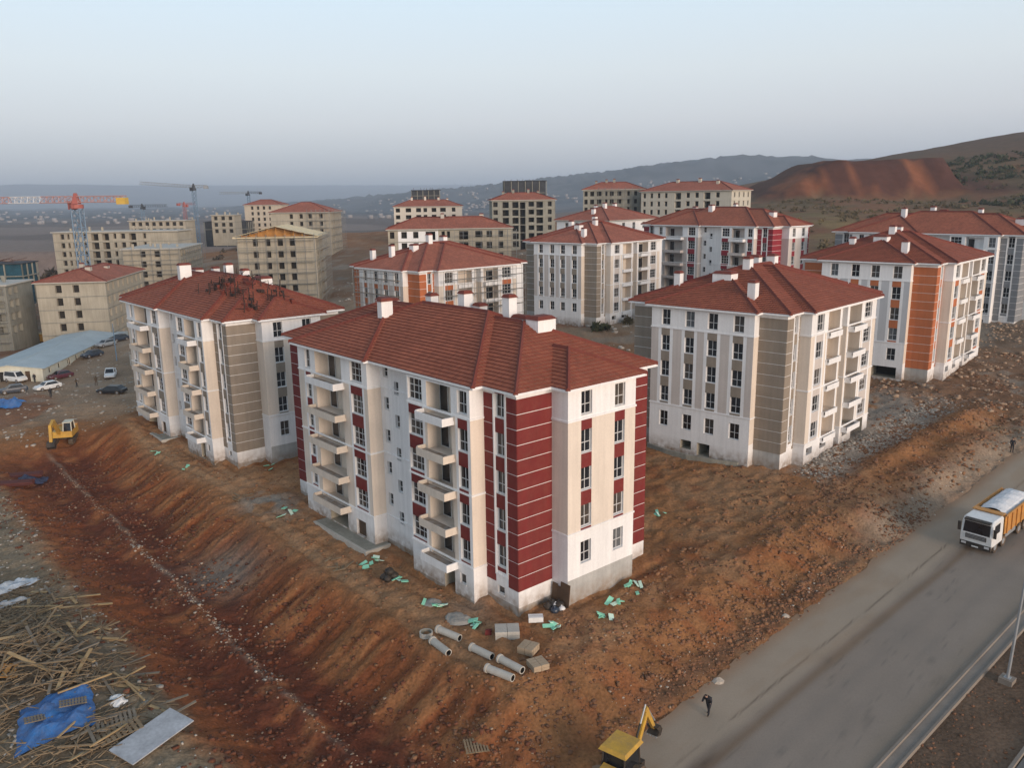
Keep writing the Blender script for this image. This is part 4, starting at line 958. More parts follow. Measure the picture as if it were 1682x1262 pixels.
def crane(label, x, y, z0, zj, jib, cj, az, mast_m, jib_m, cj_m, w=2.0, cabm=CRRED, cw=CRYEL, slope=0., apex=2.5):
    root = thing("tower_crane", label, "crane", (x, y, z0), az, "tower cranes"); h = zj-z0
    b = MB(); lattice(b, (0, 0, 0), (0, 0, h-1.4), w, w, max(6, int(h/2.4)), mast_m); b.build("mast", root)
    b = MB(); b.bar((0, 0, h-1.4), (0, 0, h-.4), w*.75, cabm, 10); b.build("slewing_ring", root)
    b = MB(); b.box(.8, 2.6, -w*.9, -w*.2, h-1.7, h+.5, cabm); b.build("cab", root)
    b = MB(); lattice(b, (1.0, 0, h+.9), (jib, 0, h+.9+slope*jib), w*.75, 1.6, max(8, int(jib/1.7)), jib_m, True); b.build("jib", root)
    b = MB(); lattice(b, (-.8, 0, h+.9), (-cj, 0, h+.9), w*.75, 1.5, max(4, int(cj/1.7)), cj_m); b.build("counter_jib", root)
    b = MB(); b.box(-cj-.4, -cj+2.0, -w*.45, w*.45, h-.5, h+1.2, cw); b.build("counterweight", root)
    b = MB(); b.hexa([(-.9, -.9, h-.3), (.9, -.9, h-.3), (.9, .9, h-.3), (-.9, .9, h-.3), (-.3, -.3, h+apex), (.3, -.3, h+apex), (.3, .3, h+apex), (-.3, .3, h+apex)], cabm); b.build("tower_head", root)
    return root
crane("large tower crane with red and white jib and yellow counterweight, far left", -113.2, 220.6, 1, 31.4, 34, 13, math.pi-.02, CRBLUE, [CRPINK, CRWHITE, CRPINK, CRWHITE], CRPINK, 2.2)
crane("grey tower crane with a long jib pointing left, taller than the others", -184.1, 494, 2, 39.5, 31, 8, math.pi, CRBLUE, STEEL, STEEL, 1.9, SHADEB, STEEL, .075)
crane("distant dark grey tower crane low over the plain, between the two big cranes", -268, 615, -14, 28.5, 18, 9, .05, CRBLUE, SHADEB, SHADEB, 1.9, SHADEB, SHADEB)
crane("distant red topped tower crane just left of the tall grey one", -253, 656, -12, 29.5, 12, 7, 1.2, CRRED, CRRED, CRRED, 1.9, CRRED, CRRED)
crane("distant dark tower crane beside the tall narrow beige block", -222, 719, -8, 38, 24, 11, math.pi+.05, CRBLUE, STEEL, SHADEB, 2.0, SHADEB, SHADEB)

# ---------------------------------------------------------------- site huts, yard
def prefab():
    loc = (-86, 148, gz(-84, 150)-.1); root = thing("site_hut", "long prefabricated site hut with a blue grey sheet roof, left", "site hut", loc, 1.70)
    Lx, Ly, Hw = 41, 11.5, 2.5; wb = MB(); cols = ev(9, 3, 38, .8)
    H = [dict(c=c, z=(1.1, 2.0), d=.12, back=GLASS) for c in cols]+[dict(c=(12, 12.9), z=(.0, 2.0), d=.12, back=BROWN), dict(c=(26, 26.9), z=(.0, 2.0), d=.12, back=BROWN)]
    Facade((0, 0), (Lx, 0)).build(wb, root, -1, Hw, H, dmat=PREFAB)
    Facade((0, Ly), (0, 0)).build(wb, root, -1, Hw, [dict(c=(6.5, 7.6), z=(0, 2.05), d=.3, back=DARK), dict(c=(2.2, 3.1), z=(0, 2.05), d=.2, back=BROWN)], dmat=PREFAB)
    Facade((Lx, 0), (Lx, Ly)).build(wb, root, -1, Hw, dmat=PREFAB); Facade((Lx, Ly), (0, Ly)).build(wb, root, -1, Hw, dmat=PREFAB)
    wb.face([(0, 0, Hw), (0, Ly, Hw), (0, Ly/2, Hw+.75)], PREFAB); wb.build("wall", root)
    n = 28; sm = {}
    for i in range(n):
        for sgn in (0, 1):
            a0, a1 = -.4+(Lx+.8)*i/n, -.4+(Lx+.8)*(i+1)/n-.025; y0, y1 = ((-.5, Ly/2) if sgn == 0 else (Ly+.5, Ly/2))
            if sgn not in sm:
                b = MB(); w = a1-a0; c = [(0, y0, Hw-.06), (w, y0, Hw-.06), (w, y1, Hw+.76), (0, y1, Hw+.76)]; b.hexa(c+[(p[0], p[1], p[2]+.06) for p in c], SHEETG); b.box(-.0, .06, min(y0, y1), max(y0, y1), Hw+.0, Hw+.02, SHEETG) if False else None; sm[sgn] = b.mesh("roof_sheet")
            ob("roof_sheet", sm[sgn], root, (a0, 0, rnd.uniform(0, .015)))
    b = MB(); b.box(-.45, Lx+.45, Ly/2-.25, Ly/2+.25, Hw+.80, Hw+.87, SHEETG); b.build("roof_ridge", root)
prefab()
b = MB(); b.box(-1.2, 1.2, -3, 3, 0, 2.6, SHEETG); b.box(-1.23, -1.2, -1, 1, .2, 2.2, DARK)
tag(b.build("site_container", loc=(-93.5, 194, gz(-93.5, 194)-.1), rz=.1), "dark blue grey container at the far end of the site hut", "container")
b = MB(); b.box(-2.6, 2.6, -1.2, 1.2, .1, 1.9, YELLOW); b.box(-2.7, 2.7, -1.3, 1.3, 1.9, 2.05, YELLOW)
for i in range(5): b.box(-2.3+i*1.1, -2.2+i*1.1, -1.26, -1.2, .1, 1.9, YELLOWD)
tag(b.build("skip_container", loc=(-121, 207, gz(-121, 207)), rz=.12), "yellow steel container near the left edge behind the site huts", "container")
b = MB(); b.box(0, 7, -.1, .1, -.5, 2.2, CONCW); b.box(7, 7.2, -.1, 5, -.5, 2.2, CONCW)
tag(b.build("concrete_wall", loc=(-74.5, 158, gz(-74.5, 158)), rz=.9), "pale concrete retaining wall behind the white pickup", "wall")
b = MB(); b.bar((0, 0, 0), (0, 0, 7.5), .11, CRBLUE, 6, .07)
tag(b.build("yard_pole", loc=(-79, 162, gz(-79, 162))), "thin grey pole beside the pale retaining wall in the yard", "pole")

q_ = random.Random(5)
for i, (x, y, c_) in enumerate(((-80, 236, 0), (-77, 241, 1), (-84, 245, 0), (-74, 232, 0), (-79, 250, 1), (-70, 239, 0), (-86, 232, 1))):
    b = MB(); L_ = q_.uniform(2, 3.2); m = (WHITEP, SHEETG)[c_]; b.box(-L_, L_, -1.2, 1.2, 0, 2.5, m); b.box(-L_-.06, L_+.06, -1.26, 1.26, 2.5, 2.62, m); b.box(-.45, .45, -1.23, -1.2, .05, 2.05, DARK); b.box(L_*.4, L_*.7, -1.23, -1.2, 1.1, 1.9, GLASS)
    tag(b.build("site_cabin", loc=(x, y, gz(x, y)-.1), rz=q_.uniform(-.3, .3)), ("white site cabin among the clutter left of the scaffolded timber roofed block", "blue grey site cabin among the clutter left of the scaffolded timber roofed block")[c_], "site cabin", ("white site cabins", "blue grey site cabins")[c_])
for i in range(34):
    if i < 18: x, y = q_.uniform(-112, -62), q_.uniform(205, 262)
    else: x, y = q_.uniform(-34, 2), q_.uniform(186, 220)
    b = MB(); n_ = q_.randint(2, 5); L_ = q_.uniform(.8, 2.2); m = (WOOD, CONCW, WOODO, STEEL, CONCD)[i % 5]
    for k_ in range(n_): b.box(-L_, L_, -.6, .6, k_*.32, k_*.32+.26, m)
    tag(b.build("material_stack", loc=(x, y, gz(x, y)-.03), rz=q_.uniform(0, 3)), "stack of %s lying on the open ground between the far blocks" % ("brown boards", "pale slabs", "orange boards", "steel sheets", "grey slabs")[i % 5], "stack", "%s stacks between the far blocks" % ("brown board", "pale slab", "orange board", "steel sheet", "grey slab")[i % 5])

# ---------------------------------------------------------------- cars
def wheel_mesh(r=.33, w=.22):
    k = ('wh', r, w)
    if k not in _wc:
        b = MB(); b.bar((0, -w/2, 0), (0, w/2, 0), r, RUBBER, 14); b.bar((0, -w/2-.01, 0), (0, w/2+.01, 0), r*.55, STEEL, 10); _wc[k] = b.mesh("wheel")
    return _wc[k]
def loft(b, secs, m, close=True):
    """secs: list of rings with the same number of points"""
    n = len(secs[0]); base = len(b.v); k = b.mi(m)
    for s in secs: b.v += [tuple(p) for p in s]
    for i in range(len(secs)-1):
        for j in range(n):
            a = base+i*n+j; c = base+i*n+(j+1) % n; b.f.append((a, c, c+n, a+n)); b.m.append(k)
    if close:
        b.f.append(tuple(base+j for j in reversed(range(n)))); b.m.append(k); b.f.append(tuple(base+(len(secs)-1)*n+j for j in range(n))); b.m.append(k)
def car(name, label, x, y, heading, paint, kind='car', L=4.4, Wd=1.78):
    z = gz(x, y); root = thing(name, label, {'car': 'car', 'pickup': 'pickup truck', 'van': 'van'}[kind], (x, y, z), heading, "vehicles parked in the yard")
    h = Wd/2; ring = lambda X, w, z0, z1: [(X, -w, z0), (X, -w*1.0, (z0+z1)/2+.05), (X, -w*.9, z1), (X, w*.9, z1), (X, w, (z0+z1)/2+.05), (X, w, z0)]
    b = MB()
    if kind == 'van': prof = [(-L/2, .86, .35, 1.0), (-L/2+.1, 1, .3, 1.1), (L*.2, 1, .3, 1.1), (L*.42, .96, .3, 1.0), (L/2, .84, .4, .85)]
    else: prof = [(-L/2, .84, .42, .88), (-L/2+.25, .98, .3, .95), (-L*.22, 1, .28, .97), (L*.18, 1, .28, .96), (L*.40, .96, .3, .86), (L/2, .80, .38, .66)]
    loft(b, [ring(X, w*h, z0, z1) for X, w, z0, z1 in prof], paint); b.build("body", root)
    if kind == 'car': c0, c1, r0, r1, zt, zb = -L*.43, L*.24, -L*.30, L*.08, 1.43, .93
    elif kind == 'pickup': c0, c1, r0, r1, zt, zb = -L*.06, L*.27, -L*.03, L*.14, 1.72, .93
    else: c0, c1, r0, r1, zt, zb = -L*.49, L*.36, -L*.47, L*.2, 1.95, 1.05
    g = MB(); W0, W1 = h*.92, h*.74
    P0 = [(c0, -W0, zb), (c1, -W0, zb), (c1, W0, zb), (c0, W0, zb)]; P1 = [(r0, -W1, zt), (r1, -W1, zt), (r1, W1, zt), (r0, W1, zt)]
    g.hexa(P0+P1, paint); g.build("cabin", root)
    def pane(nm, q):
        # glass panel slightly proud of the cabin side
        c = sum((Vector(p) for p in q), Vector())/4; n = (Vector(q[1])-Vector(q[0])).cross(Vector(q[3])-Vector(q[0])).normalized(); w = MB()
        w.face([c+(Vector(p)-c)*.86+n*.012 for p in q], GLASS); w.build(nm, root)
    pane("windscreen", [P0[1], P0[2], P1[2], P1[1]]); pane("rear_window", [P0[3], P0[0], P1[0], P1[3]]); pane("side_window", [P0[0], P0[1], P1[1], P1[0]]); pane("side_window", [P0[2], P0[3], P1[3], P1[2]])
    if kind == 'pickup':
        t = MB(); t.box(-L/2+.1, -L*.07, -h*.85, -h*.78, .97, 1.2, paint); t.box(-L/2+.1, -L*.07, h*.78, h*.85, .97, 1.2, paint); t.box(-L/2+.03, -L/2+.1, -h*.85, h*.85, .95, 1.2, paint); t.box(-L/2+.1, -L*.07, -h*.77, h*.77, .96, .99, BLACKP); t.build("load_bed", root)
    for X in (-L*.30, L*.31):
        for s in (-1, 1): ob("wheel", wheel_mesh(), root, (X, s*(h-.09), .33))
    for s in (-1, 1):
        w = MB(); w.box(L/2-.12, L/2-.02, s*h*.58-.16, s*h*.58+.16, .60, .74, CRWHITE); w.build("headlight", root)
    return root
HT = lambda dx, dy: math.atan2(dy, dx)
car("parked_pickup", "white pickup truck parked by the pale retaining wall", -75.2, 151.1, HT(.35, -.94), WHITEP, 'pickup', 5.2, 1.9)
car("parked_car", "black car standing side on below the white pickup", -67.9, 136.2, HT(-.97, .1), BLACKC, 'car', 4.8, 1.85)
car("parked_car", "white car facing the camera in the open yard, a standing man beside it", -81.8, 141.6, HT(-.55, -.83), WHITEP)
car("parked_car", "dark maroon car behind the white car in the yard", -84.0, 150.0, HT(-.55, -.83), MAROON)
car("parked_car", "dark blue car parked along the site hut", -85.5, 165.3, HT(-.45, -.89), NAVY)
car("parked_car", "silver car parked behind the dark blue one along the site hut", -86.8, 174, HT(-.4, -.91), STEEL)
car("parked_car", "dark car furthest along the site hut", -86.5, 179.5, HT(-.4, -.91), NAVY)
car("parked_car", "white off road car at the left edge by the hut door", -90.5, 147, HT(.9, -.4), WHITEP, 'van', 4.3, 1.8)
car("parked_car", "dark grey blue car at the left edge in front of the white one", -86.2, 138.8, HT(-.8, -.6), NAVY)

# ---------------------------------------------------------------- tipper lorry on the road
def lorry():
    al, ac = 74.6, 24.4; x, y = wxy(al, ac); z = float(road_z(np.array(al)))+.04
    pit = math.atan(.073)
    root = thing("tipper_lorry", "white cabbed tipper lorry with an orange yellow body and covered load", "lorry", (x, y, z))
    root.rotation_euler = (0, pit, math.atan2(-DY, -DX)-.03)      # +x is forward, downhill
    b = MB(); h = 1.27
    ring = lambda X, z0, z1, w=h: [(X, -w, z0), (X, -w, z1-.12), (X, -w+.14, z1), (X, w-.14, z1), (X, w, z1-.12), (X, w, z0)]
    loft(b, [ring(-2.0, .75, 3.02), ring(-.25, .75, 3.05), ring(.08, .75, 2.75), ring(.26, .75, 1.75), ring(.30, .75, 1.7), ring(.30, .75, .9)], WHITEP); b.build("cab", root)
    w = MB(); w.face([(.285, -1.1, 1.78), (.285, 1.1, 1.78), (.11, 1.06, 2.72), (.11, -1.06, 2.72)], GLASS); w.face([(.29, -1.12, 1.74), (.29, 1.12, 1.74), (.29, 1.12, 1.78), (.29, -1.12, 1.78)], BLACKP); w.build("windscreen", root)
    for s in (-1, 1):
        w = MB(); q = [(-1.35, s*1.285, 1.8), (-.15, s*1.285, 1.8), (-.25, s*1.285, 2.65), (-1.35, s*1.285, 2.65)]; w.face(q if s < 0 else q[::-1], GLASS); w.build("side_window", root)
        w = MB(); w.box(.12, .24, s*1.46-.12, s*1.46+.12, 1.7, 2.5, BLACKP); w.bar((.1, s*1.28, 2.4), (.18, s*1.46, 2.4), .03, BLACKP); w.build("wing_mirror", root)
        w = MB(); w.box(.33, .37, s*.95-.2, s*.95+.2, .62, .82, CRWHITE); w.build("headlight", root)
    w = MB(); w.box(.30, .36, -.85, .85, 1.22, 1.62, BLACKP)
    for i in range(3): w.box(.361, .375, -.8, .8, 1.27+i*.12, 1.32+i*.12, STEEL)
    w.build("grille", root)
    w = MB(); w.box(.05, .36, -1.27, 1.27, .42, .88, BLACKP); w.box(.361, .372, -.27, .27, .5, .62, WHITEP); w.build("bumper", root)
    w = MB(); w.box(-.15, .32, -1.05, 1.05, 2.86, 2.98, BLACKP); w.build("sun_visor", root)
    w = MB(); w.box(-8.2, -.2, -.45, .45, .75, 1.05, BLACKP); w.box(-4.4, -3.5, -1.1, 1.1, .55, 1.05, BLACKP); w.build("chassis", root)
    t = MB(); x0, x1, y0, z0, z1 = -8.3, -2.35, 1.27, 1.15, 2.95
    t.box(x0, x1, -y0, y0, z0, z0+.1, YELLOWD); t.box(x0, x1, -y0, -y0+.08, z0+.1, z1, YELLOWD); t.box(x0, x1, y0-.08, y0, z0+.1, z1, YELLOWD); t.box(x1-.08, x1, -y0+.08, y0-.08, z0+.1, z1+.15, YELLOWD); t.box(x0, x0+.08, -y0+.08, y0-.08, z0+.1, z1, YELLOWD)
    for i in range(6):
        X = x0+.4+i*1.02
        for s in (-1, 1): t.box(X-.06, X+.06, s*(y0+.05)-.05, s*(y0+.05)+.05, z0, z1-.05, YELLOWD)
    for s in (-1, 1): t.box(x0, x1, s*(y0+.06)-.06, s*(y0+.06)+.06, z1-.05, z1+.08, YELLOWD)
    t.box(x1-.08, x1+.55, -y0, y0, z1+.15, z1+.22, YELLOWD)
    t.build("tipper_body", root)
    g = MB(); nx, ny = 14, 9
    P = lambda i, j: (x0+.2+(x1-x0-.5)*i/nx, -y0+.12+(2*y0-.24)*j/ny, z1-.12+.55*math.sin(math.pi*j/ny)**.7*(1-.25*abs(2*i/nx-1)**3)+.05*math.sin(i*1.9+j)+rnd.uniform(-.02, .02))
    V = [[P(i, j) for j in range(ny+1)] for i in range(nx+1)]
    for i in range(nx):
        for j in range(ny): g.face([V[i][j], V[i+1][j], V[i+1][j+1], V[i][j+1]], TARPW)
    g.build("load_cover", root, True)
    for X in (-.75, -2.7 if False else -2.45, -5.9, -7.2):
        for s in (-1, 1):
            ob("wheel", wheel_mesh(.52, .34), root, (X, s*1.05, .50))
    for s in (-1, 1):
        w = MB(); w.box(-5.2, -3.0, s*1.12-.04, s*1.12+.04, .6, 1.0, STEEL); w.build("side_guard", root)
lorry()

# ---------------------------------------------------------------- backhoe loader at the bottom edge
def backhoe():
    x, y = 6.1, 42.4; z = gz(x, y)-.05
    root = thing("backhoe_loader", "yellow backhoe loader with its arm raised, cut by the bottom edge", "excavator", (x, y, z), R(52))
    b = MB(); b.box(-2.0, 2.6, -.55, .55, .75, 1.25, YELLOW); b.box(.9, 2.7, -.5, .5, 1.25, 1.75, YELLOW); b.build("chassis", root) if False else None
    # the rear (backhoe) end is +x
    c = MB(); c.box(-2.9, 1.1, -.6, .6, .7, 1.2, BLACKP); c.hexa([(-2.9, -.5, 1.2), (-1.0, -.55, 1.2), (-1.0, .55, 1.2), (-2.9, .5, 1.2), (-2.8, -.45, 1.65), (-1.0, -.55, 1.85), (-1.0, .55, 1.85), (-2.8, .45, 1.65)], YELLOW); c.build("chassis", root)
    g = MB(); g.hexa([(-.9, -.75, 1.2), (.95, -.75, 1.2), (.95, .75, 1.2), (-.9, .75, 1.2), (-.7, -.7, 2.6), (.8, -.7, 2.6), (.8, .7, 2.6), (-.7, .7, 2.6)], GLASS); g.build("cab_glass", root)
    for sx, sy in ((-.9, -.75), (.95, -.75), (.95, .75), (-.9, .75)):
        p = MB(); p.bar((sx, sy, 1.2), (sx*.87, sy*.95, 2.62), .06, BLACKP, 4); p.build("cab_pillar", root)
    r = MB(); r.hexa([(-1.05, -.92, 2.6), (1.05, -.92, 2.6), (1.05, .92, 2.6), (-1.05, .92, 2.6), (-.9, -.8, 2.82), (.9, -.8, 2.82), (.9, .8, 2.82), (-.9, .8, 2.82)], YELLOW); r.build("cab_roof", root)
    for X, rad in ((.35, .72), (-2.3, .5)):
        for s in (-1, 1): ob("wheel", wheel_mesh(rad, .42), root, (X, s*.95, rad))
    k = MB(); k.box(1.1, 1.5, -.8, .8, .5, 1.1, BLACKP); k.bar((1.5, 0, .7), (1.75, 0, 1.2), .22, YELLOW, 8); k.build("swing_frame", root)
    def beam(name, p, q, w, d0, d1, m=YELLOW):
        p, q = Vector(p), Vector(q); d = (q-p).normalized(); u = Vector((0, 1, 0)).cross(d); s = Vector((0, w, 0)); t = MB()
        t.hexa([p-s-u*d0, p+s-u*d0, q+s-u*d1, q-s-u*d1, p-s+u*d0, p+s+u*d0, q+s+u*d1, q-s+u*d1], m); t.build(name, root)
    beam("boom", (1.65, 0, 1.1), (3.0, 0, 3.35), .14, .2, .15); beam("dipper", (2.85, 0, 3.5), (4.0, 0, 1.55), .11, .17, .11)
    t = MB(); t.bar((1.9, .0, 2.0), (2.9, 0, 3.75), .055, STEEL, 6); t.bar((1.7, .0, 1.7), (2.3, 0, 2.75), .075, BLACKP, 6); t.build("boom_ram", root)
    t = MB(); t.bar((3.15, 0, 3.35), (4.15, 0, 1.95), .05, STEEL, 6); t.build("dipper_ram", root)
    t = MB(); t.prism([(0, 0), (.55, -.1), (.75, -.45), (.55, -.8), (.05, -.62), (.35, -.45)], -.38, .38, BLACKP, Matrix.Translation((3.75, 0, 1.75)) @ Matrix.Rotation(R(90), 4, 'X'))
    for i in range(4): t.box(3.78, 3.92, -.34+i*.2, -.26+i*.2, 1.0, 1.12, STEEL)
    t.build("bucket", root)
    t = MB(); t.hexa([(-3.9, -1.1, .15), (-3.2, -1.1, .15), (-3.2, 1.1, .15), (-3.9, 1.1, .15), (-3.6, -1.1, 1.0), (-3.3, -1.1, 1.0), (-3.3, 1.1, 1.0), (-3.6, 1.1, 1.0)], YELLOW); t.build("loader_bucket", root)
    for s in (-1, 1): beam("loader_arm", (-1.4, s*.72, 1.5), (-3.3, s*.72, .7), .06, .12, .1)
backhoe()

# tracked excavator at the far end of the trench
def excavator():
    x, y = -61.9, 109.6; z = gz(x, y)-.05; root = thing("excavator", "yellow tracked excavator at the far end of the red trench", "excavator", (x, y, z), R(-75))
    for s in (-1, 1):
        t = MB(); prof = [(-1.9, .35), (-1.7, .1), (1.7, .1), (1.9, .35), (1.9, .6), (1.7, .85), (-1.7, .85), (-1.9, .6)]
        t.prism(prof, -.28, .28, RUBBER, Matrix.Translation((0, s*1.1, 0)) @ Matrix.Rotation(R(90), 4, 'X')); t.build("track", root)
    b = MB(); b.bar((0, 0, .7), (0, 0, 1.05), .7, BLACKP, 12); b.build("slew_ring", root)
    b = MB(); b.hexa([(-2.4, -1.25, 1.05), (1.2, -1.25, 1.05), (1.2, 1.25, 1.05), (-2.4, 1.25, 1.05), (-2.3, -1.2, 2.0), (1.1, -1.2, 1.9), (1.1, 1.2, 1.9), (-2.3, 1.2, 2.0)], YELLOW); b.build("body", root)
    b = MB(); b.box(-2.75, -2.0, -1.2, 1.2, 1.1, 2.15, YELLOWD); b.build("counterweight", root)
    b = MB(); b.hexa([(-.6, .2, 1.95), (1.35, .2, 1.95), (1.35, 1.25, 1.95), (-.6, 1.25, 1.95), (-.5, .25, 3.05), (1.0, .25, 3.05), (1.0, 1.2, 3.05), (-.5, 1.2, 3.05)], GLASS); c = b.build("cab_glass", root)
    b = MB(); b.box(-.65, 1.15, .15, 1.3, 3.055, 3.16, PREFAB); b.build("cab_roof", root)
    for p, q in (((-.6, 1.25, 1.95), (-.5, 1.2, 3.05)), ((1.35, 1.25, 1.95), (1.0, 1.2, 3.05)), ((1.35, .2, 1.95), (1.0, .25, 3.05)), ((-.6, .2, 1.95), (-.5, .25, 3.05))):
        b = MB(); b.bar(p, q, .07, PREFAB, 4); b.build("cab_pillar", root)
    def beam(name, p, q, d0, d1):
        p, q = Vector(p), Vector(q); d = (q-p).normalized(); u = Vector((0, 1, 0)).cross(d); s = Vector((0, .18, 0)); t = MB()
        t.hexa([p-s-u*d0, p+s-u*d0, q+s-u*d1, q-s-u*d1, p-s+u*d0, p+s+u*d0, q+s+u*d1, q-s+u*d1], YELLOW); t.build(name, root)
    beam("boom", (1.0, -.35, 1.7), (3.2, -.35, 3.9), .28, .3); beam("boom", (3.15, -.35, 3.9), (4.9, -.35, 3.5), .28, .2); beam("dipper", (4.7, -.35, 3.8), (5.3, -.35, 1.6), .2, .14)
    t = MB(); t.prism([(0, 0), (.7, -.1), (.9, -.6), (.5, -1.0), (-.1, -.8)], -.5, .5, BLACKP, Matrix.Translation((5.0, -.35, 1.7)) @ Matrix.Rotation(R(90), 4, 'X')); t.build("bucket", root)
excavator()

# ---------------------------------------------------------------- people (one skinned body each)
def person(label, x, y, heading, pose='stand', top=CLOTHD, legs=CLOTHD, h=1.74, z=None):
    J = {'pel': (0, 0, .95), 'che': (0, 0, 1.3), 'nec': (0, 0, 1.47), 'hea': (.02, 0, 1.58), 'top': (.02, 0, 1.72)}
    if pose == 'bent': J.update(che=(.16, 0, 1.25), nec=(.27, 0, 1.38), hea=(.34, 0, 1.46), top=(.39, 0, 1.57))
    st = .22 if pose == 'walk' else .16 if pose == 'bent' else .03
    dx = J['che'][0]
    for s, n in ((1, 'l'), (-1, 'r')):
        J['hip'+n] = (0, s*.09, .90); J['kne'+n] = (s*st*.6+.04, s*.10, .49); J['ank'+n] = (s*st-.02, s*.10, .09); J['toe'+n] = (s*st+.15, s*.11, .05)
        J['sho'+n] = (dx+.01, s*.18, 1.41 if pose != 'bent' else 1.33); J['elb'+n] = (dx-s*st*.6+.03, s*.25, 1.13 if pose != 'bent' else 1.07); J['wri'+n] = (dx-s*st*.8+.16, s*.22, .91 if pose != 'bent' else .93)
    rad = dict(pel=.135, che=.155, nec=.062, hea=.095, top=.075, hip=.105, kne=.07, ank=.05, toe=.045, sho=.075, elb=.055, wri=.04)
    E = [('pel', 'che'), ('che', 'nec'), ('nec', 'hea'), ('hea', 'top')]
    for n in 'lr': E += [('pel', 'hip'+n), ('hip'+n, 'kne'+n), ('kne'+n, 'ank'+n), ('ank'+n, 'toe'+n), ('che', 'sho'+n), ('sho'+n, 'elb'+n), ('elb'+n, 'wri'+n)]
    names = list(J); me = bpy.data.meshes.new("person"); me.from_pydata([J[n] for n in names], [(names.index(a), names.index(c)) for a, c in E], [])
    o = bpy.data.objects.new("person", me); COL.objects.link(o); o.modifiers.new("skin", 'SKIN'); sb = o.modifiers.new("sub", 'SUBSURF'); sb.levels = sb.render_levels = 1
    for i, n in enumerate(names):
        r = rad.get(n, rad.get(n[:3], .06))*(1.4 if pose == 'bent' and n[:3] in ('che', 'pel', 'sho', 'elb', 'hip') else 1.15 if pose == 'bent' else 1); me.skin_vertices[0].data[i].radius = (r, r); me.skin_vertices[0].data[i].use_root = (n == 'pel')
    dg = bpy.context.evaluated_depsgraph_get(); m2 = bpy.data.meshes.new_from_object(o.evaluated_get(dg)); bpy.data.objects.remove(o)
    for m in (top, legs, SKIN, HAIR, BLACKP): m2.materials.append(m)
    hz0 = Vector(J['hea'])
    for p in m2.polygons:
        c = p.center; i = 0 if c.z > .93 else 1 if c.z > .11 else 4
        if (c-hz0).length < .19 and c.z > J['nec'][2]+.01: i = 3 if c.z > J['hea'][2]+.05 or c.x < J['hea'][0]-.03 else 2
        if any((c-Vector(J['wri'+n])).length < .07 for n in 'lr'): i = 2
        p.material_index = i; p.use_smooth = True
    z = gz(x, y) if z is None else z
    o = ob("person", m2, None, (x, y, z), heading); o.scale = (h/1.74,)*3
    tag(o, label, "person"); return o
px_, py_ = 12.6, 47.9
person("person in dark clothes bending forward as they walk along the road edge", px_, py_, math.atan2(-DY, -DX), 'bent', h=1.8, z=float(road_z(np.array(alac(px_, py_)[0])))+.03)
person("man in dark clothes standing in the yard just in front of the white car", -77.4, 134.6, 2.2)
person("person in brown clothes on the yard track, the one nearer the cars", -77.5, 143.2, 1.0, 'walk', CLOTHB, CLOTHD)
person("person in drab clothes walking on the yard track, further from the cars", -74.3, 143.8, 2.4, 'walk', CLOTHB, CLOTHB)
person("person in black at the end door of the site hut", -87.2, 147.2, -1.5)
person("person in black standing at the far roadside on the right edge", 56.6, 89.3, -2.0, 'stand')

# ---------------------------------------------------------------- lamp posts
def lamp(label, al, ac, az):
    x, y = wxy(al, ac); z = float(road_z(np.array(al))); root = thing("street_lamp", label, "street lamp", (x, y, z), az, "street lamps in the median"); root.rotation_euler = (0, R(2.2), az)
    b = MB(); b.box(-.42, .42, -.42, .42, -.3, .30, KERBM); b.build("foundation", root)
    b = MB(); b.box(-.2, .2, -.2, .2, .30, .33, STEEL); b.bar((0, 0, .33), (0, 0, 12.5), .105, STEEL, 8, .06); b.build("post", root)
    b = MB(); b.bar((0, 0, 12.45), (1.6, 0, 12.9), .045, STEEL, 6); b.build("arm", root)
    b = MB(); b.hexa([(1.5, -.14, 12.82), (2.2, -.12, 12.92), (2.2, .12, 12.92), (1.5, .14, 12.82), (1.5, -.1, 12.95), (2.2, -.08, 13.02), (2.2, .08, 13.02), (1.5, .1, 12.95)], STEEL); b.build("lamp_head", root)
lamp("grey street lamp post on a concrete foot in the median, right edge", 57.2, 15.9, math.atan2(-DX, DY))

